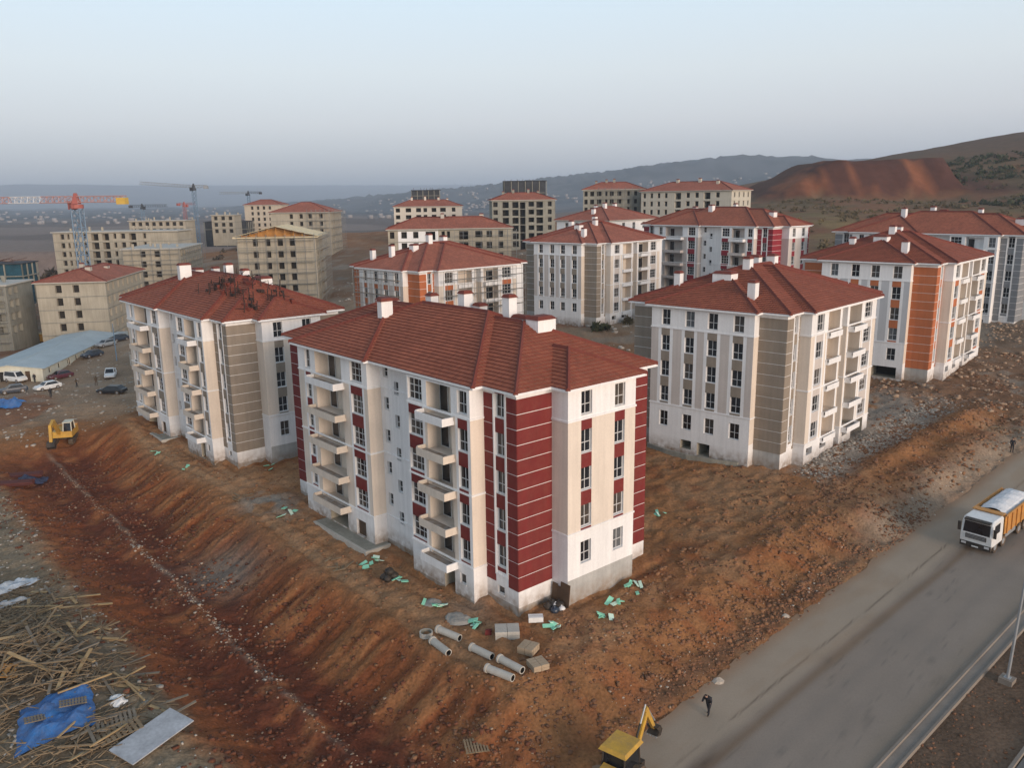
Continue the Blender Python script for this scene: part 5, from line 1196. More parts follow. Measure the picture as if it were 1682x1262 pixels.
# ---------------------------------------------------------------- stones, clods and rubble (uncountable)
rs = np.random.RandomState(11)
CUBE = np.array([(-1, -1, -1), (1, -1, -1), (1, 1, -1), (-1, 1, -1), (-1, -1, 1), (1, -1, 1), (1, 1, 1), (-1, 1, 1)], float)
CF = np.array([(0, 3, 2, 1), (4, 5, 6, 7), (0, 1, 5, 4), (1, 2, 6, 5), (2, 3, 7, 6), (3, 0, 4, 7)])
def cubes_mesh(name, cen, half, rot, jit, m, kind="stuff", quat=None):
    """many small irregular lumps or sticks joined in one mesh: centres, half sizes (n,3), z rotations"""
    n = len(cen); V = CUBE[None]*(1+jit*rs.uniform(-1, 1, (n, 8, 3)))*np.array(half)[:, None, :]
    c, s_ = np.cos(rot), np.sin(rot)
    if quat is not None:
        ct, st_ = np.cos(quat), np.sin(quat); X = V[..., 0]*ct[:, None]-V[..., 2]*st_[:, None]; Z = V[..., 0]*st_[:, None]+V[..., 2]*ct[:, None]; V = np.stack([X, V[..., 1], Z], -1)
    X = V[..., 0]*c[:, None]-V[..., 1]*s_[:, None]; Y = V[..., 0]*s_[:, None]+V[..., 1]*c[:, None]
    V = np.stack([X, Y, V[..., 2]], -1)+np.array(cen)[:, None, :]
    F = (CF[None]+8*np.arange(n)[:, None, None]).reshape(-1, 4)
    me = bpy.data.meshes.new(name); me.vertices.add(n*8); me.vertices.foreach_set("co", V.ravel())
    me.loops.add(len(F)*4); me.loops.foreach_set("vertex_index", F.ravel().astype(np.int32)); me.polygons.add(len(F))
    me.polygons.foreach_set("loop_start", np.arange(0, len(F)*4, 4, dtype=np.int32)); me.polygons.foreach_set("loop_total", np.full(len(F), 4, np.int32))
    me.update(calc_edges=True); me.materials.append(m); return ob(name, me, kind=kind)
def in_block(x, y):
    bad = np.zeros(len(x), bool)
    for (lx, ly), yaw, (x0, x1, y0, y1) in (((.292, 57.68), -.859, (-36, 2, -1.5, 14.6)), ((-32.65, 93.4), -.849, (-36, 2, -1.5, 14.6)), ((28.85, 85.09), .813, (-1.2, 24.5, -1.4, 19.3)), ((60.17, 116.5), .822, (-1.2, 24.5, -1.4, 19.3))):
        c, s_ = math.cos(yaw), math.sin(yaw); u = (x-lx)*c+(y-ly)*s_; v = -(x-lx)*s_+(y-ly)*c; bad |= (u > x0) & (u < x1) & (v > y0) & (v < y1)
    return bad
def scatter(name, n, al, ac, smin, smax, m, flat=.6, clump=.0, pw=3.0):
    a = rs.normal(al[0], al[1], n) if len(al) == 2 else rs.uniform(al[0], al[1], n); c = rs.uniform(ac[0], ac[1], n)
    if clump:
        k = fbm(a/2.5, c/2.5, 3, 201) > .5+(rs.uniform(0, 1, n)-.5)*clump; a, c = a[k], c[k]
    x, y = wxy(a, c); k = ~in_block(x, y); x, y = x[k], y[k]; n = len(x)
    s_ = smin+(smax-smin)*rs.uniform(0, 1, n)**pw; h = np.stack([s_*rs.uniform(.7, 1.3, n), s_*rs.uniform(.6, 1.1, n), s_*flat*rs.uniform(.6, 1.2, n)], 1)
    z = terrain(x, y)[0]+h[:, 2]*.08
    cubes_mesh(name, np.stack([x, y, z], 1), h, rs.uniform(0, 6.3, n), .35, m)
TAN = mat("tan_stone", (.34, .235, .16), .95, .25, 1.2, .15, 9); CLOD = mat("red_clod", (.205, .100, .055), .97, .3, 1.2, .15, 9); DCLOD = mat("dark_red_clod", (.15, .056, .03), .97, .3, 1.2, .15, 9); GREYR = mat("grey_rubble", (.38, .335, .285), .95, .25, 1.2, .15, 9)
scatter("limestone_rubble", 540, (21.9, .22), (40, 112), .02, .085, TAN, pw=2)
scatter("limestone_rubble", 156, (21.9, .35), (52, 86), .03, .12, ROCK, pw=2)
scatter("limestone_rubble", 480, (23.2, 1.6), (60, 88), .02, .11, ROCK, clump=.3, pw=3)
scatter("trench_clods", 6500, (15, 28, 0), (34, 116), .03, .19, DCLOD, clump=.3)
scatter("trench_rubble", 1320, (16, 27, 0), (34, 116), .02, .12, TAN, clump=.3, pw=3)
scatter("pebbles", 1764, (28, 50, 0), (31, 112), .02, .09, TAN, clump=.35, pw=3)
scatter("bank_clods", 2700, (27, 78, 0), (30.4, 38), .02, .10, CLOD, clump=.5)
scatter("bank_pebbles", 1560, (27, 110, 0), (30.2, 40), .02, .09, TAN, clump=.5, pw=3)
scatter("roadside_clods", 1540, (34, 80, 0), (29.8, 32.0), .02, .11, CLOD)
scatter("roadside_rubble", 540, (36, 110, 0), (28.9, 33.5), .02, .11, ROCK, clump=.4, pw=4)
scatter("block_rubble", 3800, (77, 116, 0), (40.5, 45.8), .03, .15, GREYR, clump=.5)
scatter("block_rubble", 1800, (78, 112, 0), (42.8, 45.6), .04, .18, ROCK, clump=.4)
SOILC = mat("ochre_clod", (.235, .120, .062), .97, .3, 1.2, .2, 9)
scatter("soil_clods", 5400, (12, 30, 0), (33, 118), .04, .17, DCLOD, .7, clump=.6, pw=2)
scatter("soil_clods", 5400, (24, 50, 0), (31, 116), .03, .15, SOILC, .7, clump=.6, pw=2)
scatter("soil_clods", 4800, (46, 118, 0), (31, 46), .04, .19, SOILC, .7, clump=.6, pw=2)
scatter("soil_clods", 2400, (26, 78, 0), (30.4, 40), .04, .16, CLOD, .7, clump=.5, pw=2)
scatter("block_clods", 2500, (74, 116, 0), (37.6, 44), .03, .15, CLOD, clump=.4)
scatter("field_rubble", 5000, (112, 172, 0), (34, 62), .05, .32, TAN, clump=.35, pw=3)
scatter("field_clods", 4500, (70, 150, 0), (32, 60), .04, .22, CLOD, clump=.4)
scatter("yard_rubble", 2500, (12, 60, 0), (124, 200), .05, .26, GREYR, clump=.3, pw=3)
scatter("tip_rubble", 2700, (2, 15, 0), (44, 118), .03, .17, GREYR, clump=.5)
scatter("verge_stones", 1600, (40, 80, 0), (8, 17.4), .02, .11, CLOD, pw=3)
scatter("back_rubble", 4500, (60, 190, 0), (95, 230), .1, .5, GREYR, clump=.25, pw=4)

def rock(name, label, x, y, r, m, seed):
    q = random.Random(seed); b = MB(); N = 8
    rings = [[(r*w*math.cos(2*math.pi*i/N)*q.uniform(.75, 1.2), r*w*math.sin(2*math.pi*i/N)*q.uniform(.75, 1.2), r*h*q.uniform(.85, 1.15)) for i in range(N)] for w, h in ((.8, -.3), (1, .1), (.85, .4), (.35, .62))]
    loft(b, rings, m); tag(b.build(name, loc=(x, y, gz(x, y))), label, "rock")
rock("boulder", "pale limestone boulder at the road edge beside the bending person", 14.1, 51.3, .42, ROCK, 4)
rock("boulder", "pale boulder on the road shoulder further up from the bending person", 21.2, 58.8, .32, ROCK, 9)

# ---------------------------------------------------------------- timber heap and formwork at the lower left
def lie(x, y, dz=0.): return gz(x, y)+dz
for k_ in range(190):
    a = rnd.gauss(8.5, 2.8); c = rnd.uniform(49, 77); a = min(a, 14.0); x, y = wxy(a, c); L_ = rnd.uniform(1.3, 4.2)
    if math.hypot(x+29.3, y-46.6) < 3.0 or math.hypot(x+22.3, y-44.6) < 2.6: continue
    key = ('pl', round(L_, 1), k_ % 3)
    if key not in _wc:
        b = MB(); w = (.07, .095, .12)[k_ % 3]; b.box(-L_/2, L_/2, -w, w, -.03, .03, (WOOD, mat("grey_timber", (.20, .165, .125), .9, .25, 1.1, .12, 14), mat("yellowish_timber", (.36, .25, .13), .9, .2, 1.1, .12, 14))[k_ % 3]); _wc[key] = b.mesh("plank")
    pile = 1.05*math.exp(-((a-8.6)/3.2)**2-((c-63)/11)**2)
    o = ob("plank", _wc[key], None, (x, y, lie(x, y, .05+pile*rnd.random())), None, (rnd.uniform(-.2, .2), rnd.uniform(-.22, .22), rnd.gauss(.35, .9)))
    w_ = ("brown", "grey", "yellowish")[k_ % 3]
    tag(o, "loose %s plank lying in the timber heap at the lower left" % w_, "plank", "loose %s planks of the timber heap" % w_)
n = 1500; a = rs.normal(8.3, 3, n); c = rs.uniform(47, 80, n); a = np.minimum(a, 13.8); x, y = wxy(a, c); k = (np.hypot(x+29.3, y-46.6) > 2.4) & (np.hypot(x+22.3, y-44.6) > 2.0); a, c, x, y = a[k], c[k], x[k], y[k]; n = len(x)
pile = 1.0*np.exp(-((a-8.6)/3.2)**2-((c-63)/11)**2)
cubes_mesh("timber_scrap", np.stack([x, y, terrain(x, y)[0]+.03+pile*rs.uniform(0, 1, n)], 1), np.stack([rs.uniform(.2, 1.3, n), rs.uniform(.015, .05, n), np.full(n, .015)], 1), rs.normal(.4, .9, n), .05, WOOD, quat=rs.uniform(-.3, .3, n))

def sheet(name, label, cat, cx, cy, rz, lx, ly, m, amp=.25, nx=18, ny=14, edge=.18, seed=1, group=None):
    """a crumpled sheet that follows the ground"""
    g = MB(); V = []
    for i in range(nx+1):
        row = []
        for j in range(ny+1):
            u, v = i/nx-.5, j/ny-.5; ex = 1+edge*(float(fbm(np.array([v*4.+seed]), np.array([3.3]), 2, seed)[0])-.5)*2; ey = 1+edge*(float(fbm(np.array([u*4.+seed]), np.array([7.7]), 2, seed+3)[0])-.5)*2
            X, Y = u*lx*ex, v*ly*ey; wx, wy = cx+X*math.cos(rz)-Y*math.sin(rz), cy+X*math.sin(rz)+Y*math.cos(rz)
            f = float(fbm(np.array([wx*1.3]), np.array([wy*1.3]), 3, seed+9)[0]); fade = min(1, 4*min(.5-abs(u), .5-abs(v))+.15)
            row.append((X, Y, gz(wx, wy)+.04+amp*f*fade))
        V.append(row)
    z0 = min(p[2] for r in V for p in r)
    for i in range(nx):
        for j in range(ny): g.face([(*p[:2], p[2]-z0) for p in (V[i][j], V[i+1][j], V[i+1][j+1], V[i][j+1])], m)
    return tag(g.build(name, None, False, loc=(cx, cy, z0), rz=rz), label, cat, group)
sheet("tarpaulin", "bright blue tarpaulin spread over the timber heap, bottom left", "tarpaulin", -29.4, 46.7, .5, 4.4, 4.6, BLUET, .75, seed=4)
sheet("tarpaulin", "bright blue tarpaulin heap in the yard at the left edge", "tarpaulin", -81.4, 128.6, .3, 4.6, 3.6, BLUET, 1.6, seed=8)
sheet("tarpaulin", "dark blue tarpaulin bundle beside the dark red stack, left edge", "tarpaulin", -59.9, 97.6, .3, 3.0, 2.4, mat("dark_blue_sheet", (.035, .04, .075), .6, .3, 1.5, .2, 6), .9, seed=12)
sheet("plastic_sheet", "crumpled pale blue grey plastic sheet at the left edge", "plastic sheet", -44.4, 66.8, .9, 4.2, 1.8, mat("pale_blue_sheet", (.42, .46, .50), .5, .25, 1.6, .2, 7), .9, seed=15)
sheet("plastic_sheet", "crumpled grey plastic sheet below the pale blue one, left edge", "plastic sheet", -42.2, 63.6, .5, 2.6, 1.3, mat("grey_sheet", (.36, .37, .38), .6, .25, 1.6, .2, 7), .6, seed=17)
def slatted(label, x, y, rz, lx, ly, n, m, tilt=(0, 0), group="formwork panels"):
    root = thing("formwork_panel", label, "panel", (x, y, lie(x, y, .16)), rz, group, rot=(tilt[0], tilt[1], rz))
    for s_ in (-1, 0, 1):
        b = MB(); b.box(-lx/2, lx/2, s_*ly*.42-.04, s_*ly*.42+.04, -.06, 0, m); b.build("bearer", root)
    b = MB(); w = lx/n; b.box(-w*.32, w*.32, -ly/2, ly/2, .002, .03, m); me = b.mesh("slat")
    for i in range(n): ob("slat", me, root, (-lx/2+w*(i+.5), 0, 0), rnd.uniform(-.02, .02))
def board(name, label, cat, x, y, rz, lx, ly, t, m, tilt=(0, 0), dz=.2, group=None):
    b = MB(); b.box(-lx/2, lx/2, -ly/2, ly/2, -t/2, t/2, m); return tag(b.build(name, loc=(x, y, lie(x, y, dz)), rot=(tilt[0], tilt[1], rz)), label, cat, group)
board("grey_panel", "large grey sheet panel lying tilted at the bottom left", "panel", -22.4, 44.7, 1.02, 4.3, 2.3, .07, mat("blue_grey_panel", (.38, .39, .41), .7, .2, .9, .15, 5), (.05, -.08), .38)
slatted("pale slatted panel between the blue tarpaulin and the grey panel", -25.3, 46.2, .55, 2.4, 1.5, 9, mat("grey_timber", (.20, .165, .125)), (.06, .03))
slatted("slatted panel lying under the pale one near the blue tarpaulin", -24.6, 45.1, .75, 2.6, 1.5, 8, WOOD, (.0, -.05))
slatted("slatted timber panel lying alone on the red bank, bottom middle", -2.55, 45.2, .25, 1.5, 1.25, 8, WOOD, (.12, .05), None)
slatted("orange timber frame panel in the heap at the left edge", -34.8, 51.4, .1, 2.3, 1.5, 5, WOODO, (.1, .1))
slatted("wire frame like slatted panel lying on the blue tarpaulin, upper one", -28.6, 47.4, .5, 1.6, .8, 9, mat("grey_timber", (.20, .165, .125)), (0, .1))
slatted("wire frame like slatted panel lying on the blue tarpaulin, lower one", -30.2, 46.2, .6, 1.6, .7, 9, mat("grey_timber", (.20, .165, .125)), (0, .1))
for o in bpy.data.objects:
    if o.get("label", "").startswith("wire frame"): o.location.z += .35
for i, (x, y, rz, L_) in enumerate(((-27.0, 51.2, 1.1, 3.2), (-25.8, 49.6, -.75, 3.6), (-26.6, 50.4, -.65, 3.4), (-28.8, 49.4, .8, 3.4), (-27.6, 45.6, 1.45, 3.2), (-25.0, 44.6, 1.1, 2.6))):
    tag(board("beam", "", "beam", x, y, rz, L_, .11, .09, mat("yellowish_timber", (.36, .25, .13)), (0, .04), .3), "long pale timber beam lying loose between the blue tarpaulin and the red bank", "beam", "long pale beams by the blue tarpaulin")
for i, (x, y) in enumerate(((-26.5, 48.7), (-26.0, 48.1))):
    sheet("sack", ("white plastic sack beside the blue tarpaulin, upper one", "white plastic sack beside the blue tarpaulin, lower one")[i], "sack", x, y, i, .9, .7, WHITEP, .5, 6, 6, seed=30+i, group="white sacks")
def stack(label, x, y, rz, n, m, L_=4.5):
    root = thing("timber_stack", label, "stack", (x, y, lie(x, y)), rz, "stacks of boards at the left edge")
    b = MB(); b.box(-L_/2, L_/2, -.1, .1, 0, .10, m); me = b.mesh("board")
    for k_ in range(n): ob("board", me, root, (rnd.uniform(-.3, .3), (k_ % 6)*.24-.6, .02+(k_//6)*.13), rnd.uniform(-.05, .05))
stack("stack of dark red boards at the left edge, the further one", -62.0, 98.5, .25, 18, mat("dark_red_boards", (.11, .035, .03), .9, .2, 1.5), 5)
stack("stack of dark red boards at the left edge, the nearer one", -60.8, 94.6, .2, 18, mat("dark_red_boards", (.11, .035, .03)), 5)

# ---------------------------------------------------------------- concrete pipes, kerb blocks and insulation scraps on the platform
def pipe(label, x, y, rz, L_=2.2, r=.27, group="concrete drain pipes"):
    k = ('pipe', L_, r)
    if k not in _wc:
        b = MB(); N = 16
        for X0, X1, ro in ((-L_/2, L_/2, r), (-L_/2, -L_/2+.14, r*1.2)):
            A = [(X0, ro*math.cos(t*2*math.pi/N), ro*math.sin(t*2*math.pi/N)) for t in range(N)]; B_ = [(X1, *p[1:]) for p in A]; s_ = .76*r/ro
            Ai = [(X0, p[1]*s_, p[2]*s_) for p in A]; Bi = [(X1, p[1]*s_, p[2]*s_) for p in B_]
            for i in range(N):
                j = (i+1) % N; b.face([A[i], B_[i], B_[j], A[j]], CONCW); b.face([A[j], Ai[j], Ai[i], A[i]], CONCW); b.face([B_[i], Bi[i], Bi[j], B_[j]], CONCW)
                if ro == r: b.face([Ai[i], Ai[j], Bi[j], Bi[i]], DARK)  # bore painted near-black for its shade
        _wc[k] = b.mesh("concrete_pipe")
    tag(ob("concrete_pipe", _wc[k], None, (x, y, lie(x, y, r*.9)), rz), label, "pipe", group)
d_ = math.atan2(-.62, .78)
pipe("concrete drain pipe lying beside the standing well ring, upper one of the pair", -4.9, 54.9, d_)
pipe("concrete drain pipe lying below the well ring, lower one of the pair", -5.4, 53.5, d_-.25)
pipe("single concrete drain pipe lying between the two pairs", -2.4, 52.4, d_-.05, 2.0)
pipe("pale concrete drain pipe of the front pair, nearer the trench", -1.1, 49.6, d_+.05)
pipe("concrete drain pipe of the front pair, nearer the kerb blocks", -.35, 50.5, d_-.1)
b = MB(); N = 18
for i in range(N):
    t0, t1 = 2*math.pi*i/N, 2*math.pi*(i+1)/N; P = lambda t, r, z: (r*math.cos(t), r*math.sin(t), z)
    b.face([P(t0, .5, 0), P(t1, .5, 0), P(t1, .5, .35), P(t0, .5, .35)], CONCW); b.face([P(t0, .5, .35), P(t1, .5, .35), P(t1, .41, .35), P(t0, .41, .35)], CONCW); b.face([P(t1, .41, .02), P(t0, .41, .02), P(t0, .41, .35), P(t1, .41, .35)], CONCD)
tag(b.build("well_ring", loc=(-6.6, 55.4, lie(-6.6, 55.4, -.03))), "round concrete well ring lying flat next to the drain pipes", "concrete ring")
def blocks(label, x, y, rz, nx, ny, nz, s_, m=CONCW, group="stacks of concrete blocks"):
    root = thing("block_stack", label, "block stack", (x, y, lie(x, y, .03)), rz, group)
    b = MB(); b.box(-s_[0]/2+.015, s_[0]/2-.015, -s_[1]/2+.015, s_[1]/2-.015, 0, s_[2]-.012, m); me = b.mesh("concrete_block")
    for i in range(nx):
        for j in range(ny):
            for k_ in range(nz): ob("concrete_block", me, root, ((i-(nx-1)/2)*s_[0], (j-(ny-1)/2)*s_[1], k_*s_[2]), rnd.uniform(-.02, .02))
blocks("stack of long pale kerb blocks in front of the dark red block", -.6, 55.0, .05, 2, 5, 2, (.9, .26, .32))
blocks("low stack of kerb blocks, upper one of the two by the front pipes", .9, 52.6, -.5, 2, 4, 2, (.6, .3, .25), mat("brownish_block", (.38, .29, .20), .95, .15, 1.2))
blocks("low stack of kerb blocks, lower one of the two by the front pipes", 1.5, 50.5, .45, 2, 4, 2, (.6, .3, .22), mat("brownish_block", (.38, .29, .20)))
b = MB(); b.box(-.55, .55, -.3, .3, 0, .4, WHITEP); b.box(-.57, .57, -.02, .02, .0, .405, PLINTH)
tag(b.build("white_box", loc=(1.55, 56.6, lie(1.55, 56.6)), rz=.05), "white box lying in front of the dark red corner", "box")
b = MB(); b.hexa([(-.25, -.2, 0), (.25, -.2, 0), (.25, .2, 0), (-.25, .2, 0), (-.2, -.15, .35), (.22, -.13, .3), (.2, .15, .33), (-.2, .17, .3)], RED)
tag(b.build("red_bag", loc=(-2.0, 55.3, lie(-2.0, 55.3))), "small red bag beside the stack of long kerb blocks", "bag")
foam = {"below the stair bay of the dark red block": (-12.6, 67.4, 7, 1.1), "by the black sacks left of the dark red block": (-9.8, 64.1, 4, .7), "round the grey sand pile near the dark red corner": (-6.0, 59.2, 6, 1.0), "on the track above the drain pipes": (-2.9, 56.6, 6, .7),
  "next to the white box before the dark red corner": (2.7, 55.7, 5, .9), "right of the dark red corner, nearest the road": (6.65, 57.1, 4, .6), "right of the dark red corner, middle group": (8.0, 58.7, 4, .6), "right of the dark red corner, furthest group": (9.9, 61.1, 5, .7),
  "alone on red ground before the taupe block": (-39.1, 94.7, 3, .7), "at the near corner of the taupe block": (-28.7, 92.9, 3, .7), "by the far end of the dark red block": (-23.2, 79.2, 5, 1.4), "before the balconies of the left taupe block": (-45.0, 100.9, 4, 1.6), "behind the right end of the dark red block": (13.4, 75.2, 4, 1.2)}
for w_, (x, y, n, sp_) in foam.items():
    for i in range(n):
        b = MB(); l1, l2 = rnd.uniform(.35, .95), rnd.uniform(.22, .45); b.box(-l1/2, l1/2, -l2/2, l2/2, -.025, .025, GREENF if i % 4 or n < 4 else mat("pale_green_foam", (.55, .72, .6), .8, .1, 2))
        px, py = x+rnd.gauss(0, sp_*.5), y+rnd.gauss(0, sp_*.45)
        tag(b.build("foam_board", loc=(px, py, lie(px, py, rnd.uniform(.06, .2))), rot=(rnd.uniform(-.5, .5), rnd.uniform(-.5, .5), rnd.uniform(0, 6))), "broken green foam board "+w_, "foam board", "green foam scraps "+w_)
def sandpile(name, label, cat, x, y, r, h, m, seed=0):
    b = MB(); N = 18; V = []
    for k_ in range(6):
        t = k_/5; V.append([((r*t)*math.cos(2*math.pi*i/N)*(1+.25*(float(vn(np.array([i*.7+seed]), np.array([1.]), 3)[0])-.5)), (r*t)*math.sin(2*math.pi*i/N)*(1+.2*(float(vn(np.array([i*.9+seed]), np.array([4.]), 3)[0])-.5)), h*(1-t**1.3)+rnd.uniform(-.04, .04)-(.15 if t == 1 else 0)) for i in range(N)])
    for k_ in range(5):
        for i in range(N):
            j = (i+1) % N; b.face([V[k_][i], V[k_+1][i], V[k_+1][j], V[k_][j]] if k_ else [V[0][0], V[1][i], V[1][j]], m)
    tag(b.build(name, loc=(x, y, lie(x, y))), label, cat)
sandpile("sand_pile", "small grey sand pile with green scraps near the dark red corner", "sand pile", -6.5, 59.9, .85, .35, mat("grey_sand", (.30, .28, .25), .97, .15, 2))
sandpile("cement_patch", "flat grey cement spill on the track before the dark red block", "cement spill", -4.4, 57.4, 1.1, .12, mat("grey_sand", (.30, .28, .25)), 5)
def bag(r, m, seed):
    b = MB(); N = 9; q = random.Random(seed+50)
    rings = [[(r*w*math.cos(2*math.pi*i/N)*q.uniform(.85, 1.15), r*w*math.sin(2*math.pi*i/N)*q.uniform(.85, 1.15), r*h*q.uniform(.93, 1.07)) for i in range(N)] for w, h in ((.75, -.2), (1, .15), (1.02, .5), (.8, .85), (.45, 1.08), (.14, 1.2), (.2, 1.38))]
    loft(b, rings, m); return b
for i, (dx_, dy_) in enumerate(((0, 0), (.5, .1), (.15, .5), (-.35, .3), (.1, .15))):
    x, y = -10.7+dx_, 64.4+dy_; b = bag(.38, BLACKP, 20+i)
    tag(b.build("black_sack", None, True, loc=(x, y, lie(x, y, .0 if i < 4 else .5))), "black sack in the dark heap left of the dark red block", "sack", "black sacks in the dark heap")
# rubbish by the doorway at the corner of the dark red block
for i, (dx_, dy_, r, m) in enumerate(((0, 0, .42, BLACKP), (.5, -.35, .4, BLACKP), (-.35, -.45, .36, BLACKP), (.1, -.95, .36, NAVY), (.25, -.3, .3, WHITEP), (.65, -.75, .28, WHITEP), (.75, .1, .38, BLACKP))):
    b = bag(r, m, i); x, y = 2.95+dx_, 58.75+dy_
    o = b.build("rubbish_bag", None, True, loc=(x, y, lie(x, y)), rot=(rnd.uniform(-.3, .3), rnd.uniform(-.3, .3), i))
    tag(o, ("black rubbish bag heaped in the corner beside the brown boards" if m is BLACKP else "dark blue rubbish bag beside the black ones at the brown boards" if m is NAVY else "white rubbish bag lying on the black ones by the brown boards"), "rubbish bag", "black rubbish bags" if m is BLACKP else None if m is NAVY else "white rubbish bags")
for i in range(4):
    b = MB(); b.box(-.28, .28, -.03, .03, 0, rnd.uniform(1.5, 2.1), BROWN); x, y = 3.05+i*.30, 59.45-i*.35
    tag(b.build("shutter_board", loc=(x, y, lie(x, y, -.1)), rot=(-.10, 0, -.86)), "brown shutter board leaning at the recessed corner behind the rubbish bags", "board", "brown shutter boards")
# loose scraps of board left on the ground, and a kerb edge below the balconies
for (x, y, n, lab) in ((-29.4, 84.8, 5, "pale board scrap lying on the red ground before the taupe block"), (-15.2, 67.0, 8, "thin stick lying scattered before the dark red block"), (60, 96, 5, "pale board lying by the far roadside on the right")):
    for i in range(n):
        b = MB(); l1 = rnd.uniform(.6, 1.6); b.box(-l1/2, l1/2, -.1, .1, -.02, .02, WOOD); px, py = x+rnd.gauss(0, .7), y+rnd.gauss(0, .7)
        tag(b.build("board_scrap", loc=(px, py, lie(px, py, .08)), rot=(rnd.uniform(-.1, .1), rnd.uniform(-.1, .1), rnd.uniform(0, 6))), lab, "board", lab.split(" lying")[0]+"s "+str(n) if False else "scraps: "+lab.split(" lying ")[1])
def ramp(name, label, base, yaw, x0, x1, y0, y1, h=.35):
    loc = (base[0], base[1], base[2]); b = MB(); b.box(x0, x1, y0, y0+.25, -1, h, CONCW); b.box(x1-.25, x1, y0+.25, y1, -1, h, CONCW); b.box(x0, x1-.25, y0+.25, y1, -1, .06, CONCD)
    tag(b.build(name, loc=loc, rz=yaw), label, "kerb")
ramp("entrance_kerb", "pale concrete kerb round the sunken entrance of the dark red block", (.292, 57.68, .0), -.859, -27.5, -17.6, -2.9, -.2, .05)
ramp("entrance_kerb", "pale concrete kerb round the sunken entrance of the left taupe block", (-32.648, 93.395, .3), -.849, -27.5, -17.6, -2.9, -.2, .1)
b = MB(); pts = [(-1.4, 4.2), (-2.2, 7), (-2.6, 10), (-2.4, 13), (-1.6, 16)]
for (a0, c0), (a1, c1) in zip(pts, pts[1:]): b.hexa([(a0, c0, -1), (a0+.22, c0, -1), (a1+.22, c1, -1), (a1, c1, -1), (a0, c0, .25), (a0+.22, c0, .25), (a1+.22, c1, .25), (a1, c1, .25)], CONCD)
tag(b.build("retaining_kerb", loc=(28.85, 85.09, 1.9), rz=.813), "curved grey kerb before the garage openings of the right taupe block", "kerb")

STAKE = mat("dark_roof_timber", (.045, .028, .024), .9, .3, 2)
# loose tile stacks left on the roof of the left block
BR = Roof(long_rects(), 17.39, .445)
for i in range(46):
    u, v = rnd.uniform(-14, 0.2), rnd.uniform(3.2, 9.5); c, s_ = math.cos(-.849), math.sin(-.849)
    if BR.d(u, v)[0] < .8: continue
    b = MB(); w = rnd.uniform(.18, .4); b.box(-w, w, -.16, .16, 0, rnd.uniform(.25, .55), STAKE if i % 3 else TILED)
    tag(b.build("tile_stack", loc=(-32.648+u*c-v*s_, 93.395+u*s_+v*c, .4+BR.h(u, v)-.02), rz=-.849+rnd.uniform(-.4, .4)), "small stack of dark tiles left on the roof of the left taupe block", "tile stack", "tile stacks on the left roof")
for i in range(44):
    u, v = rnd.uniform(-15, -.5), rnd.uniform(2.5, 9.5); c, s_ = math.cos(-.849), math.sin(-.849)
    if BR.d(u, v)[0] < .8: continue
    b = MB(); b.bar((0, 0, -.1), (rnd.uniform(-.15, .15), 0, rnd.uniform(.7, 1.6)), .06, STAKE, 4); b.bar((0, 0, .5), (rnd.uniform(.3, 1.1), rnd.uniform(-.4, .4), rnd.uniform(.3, .9)), .045, STAKE, 4)
    tag(b.build("roof_stake", loc=(-32.648+u*c-v*s_, 93.395+u*s_+v*c, .4+BR.h(u, v)), rz=rnd.uniform(0, 6)), "thin dark stake standing among the tile stacks on the left roof", "stake", "stakes on the left roof")

# ---------------------------------------------------------------- scrub, shrubs, far towns
def leaf_clump(n, r, h, size):
    p = rs.normal(0, 1, (n, 3)); p /= np.linalg.norm(p, axis=1)[:, None]; p *= rs.uniform(.35, 1, (n, 1))**.6; p[:, 2] = np.abs(p[:, 2]); p *= (r, r, h)
    d1 = rs.normal(0, 1, (n, 3))*size; d2 = rs.normal(0, 1, (n, 3))*size
    return np.stack([p-d1*.5, p+d1*.5, p+d2], 1)
def clumps(name, pos, rad, m, n=26, kind="stuff"):
    T_ = []
    for (x, y, z), r in zip(pos, rad): T_.append(leaf_clump(n, r, r*.9, r*.42)+np.array((x, y, z)))
    V = np.concatenate(T_).reshape(-1, 3); me = bpy.data.meshes.new(name); me.vertices.add(len(V)); me.vertices.foreach_set("co", V.ravel()); nf = len(V)//3
    me.loops.add(len(V)); me.loops.foreach_set("vertex_index", np.arange(len(V), dtype=np.int32)); me.polygons.add(nf)
    me.polygons.foreach_set("loop_start", np.arange(0, len(V), 3, dtype=np.int32)); me.polygons.foreach_set("loop_total", np.full(nf, 3, np.int32)); me.update(calc_edges=True)
    me.materials.append(m); return ob(name, me, kind=kind) if kind else me
def hill_scatter(n, x0, x1, y0, y1, thr, seed):
    x, y = rs.uniform(x0, x1, n), rs.uniform(y0, y1, n); k = fbm(x/18, y/18, 4, seed) > thr; x, y = x[k], y[k]; z, q = terrain(x, y); k = q['hmask'] < .1
    return np.stack([x, y, z], 1)[k]
P = hill_scatter(2600, 85, 330, 200, 430, .5, 301); clumps("hill_scrub", P, rs.uniform(.5, 1.5, len(P)), LEAF, 18)
P = hill_scatter(900, 195, 300, 330, 470, .52, 311); clumps("hill_scrub", P, rs.uniform(.8, 2.2, len(P)), LEAFG, 22)
P = hill_scatter(500, 60, 200, 180, 300, .55, 321); clumps("hill_scrub", P, rs.uniform(.4, 1.1, len(P)), mat("yellow_scrub", (.24, .17, .065), .9, .35, .5, .2, 3), 16)
P = hill_scatter(300, -260, -120, 180, 420, .5, 331); clumps("plain_scrub", P, rs.uniform(.8, 2.4, len(P)), mat("brown_scrub", (.08, .06, .04), .9, .35, .5, .2, 3), 20)
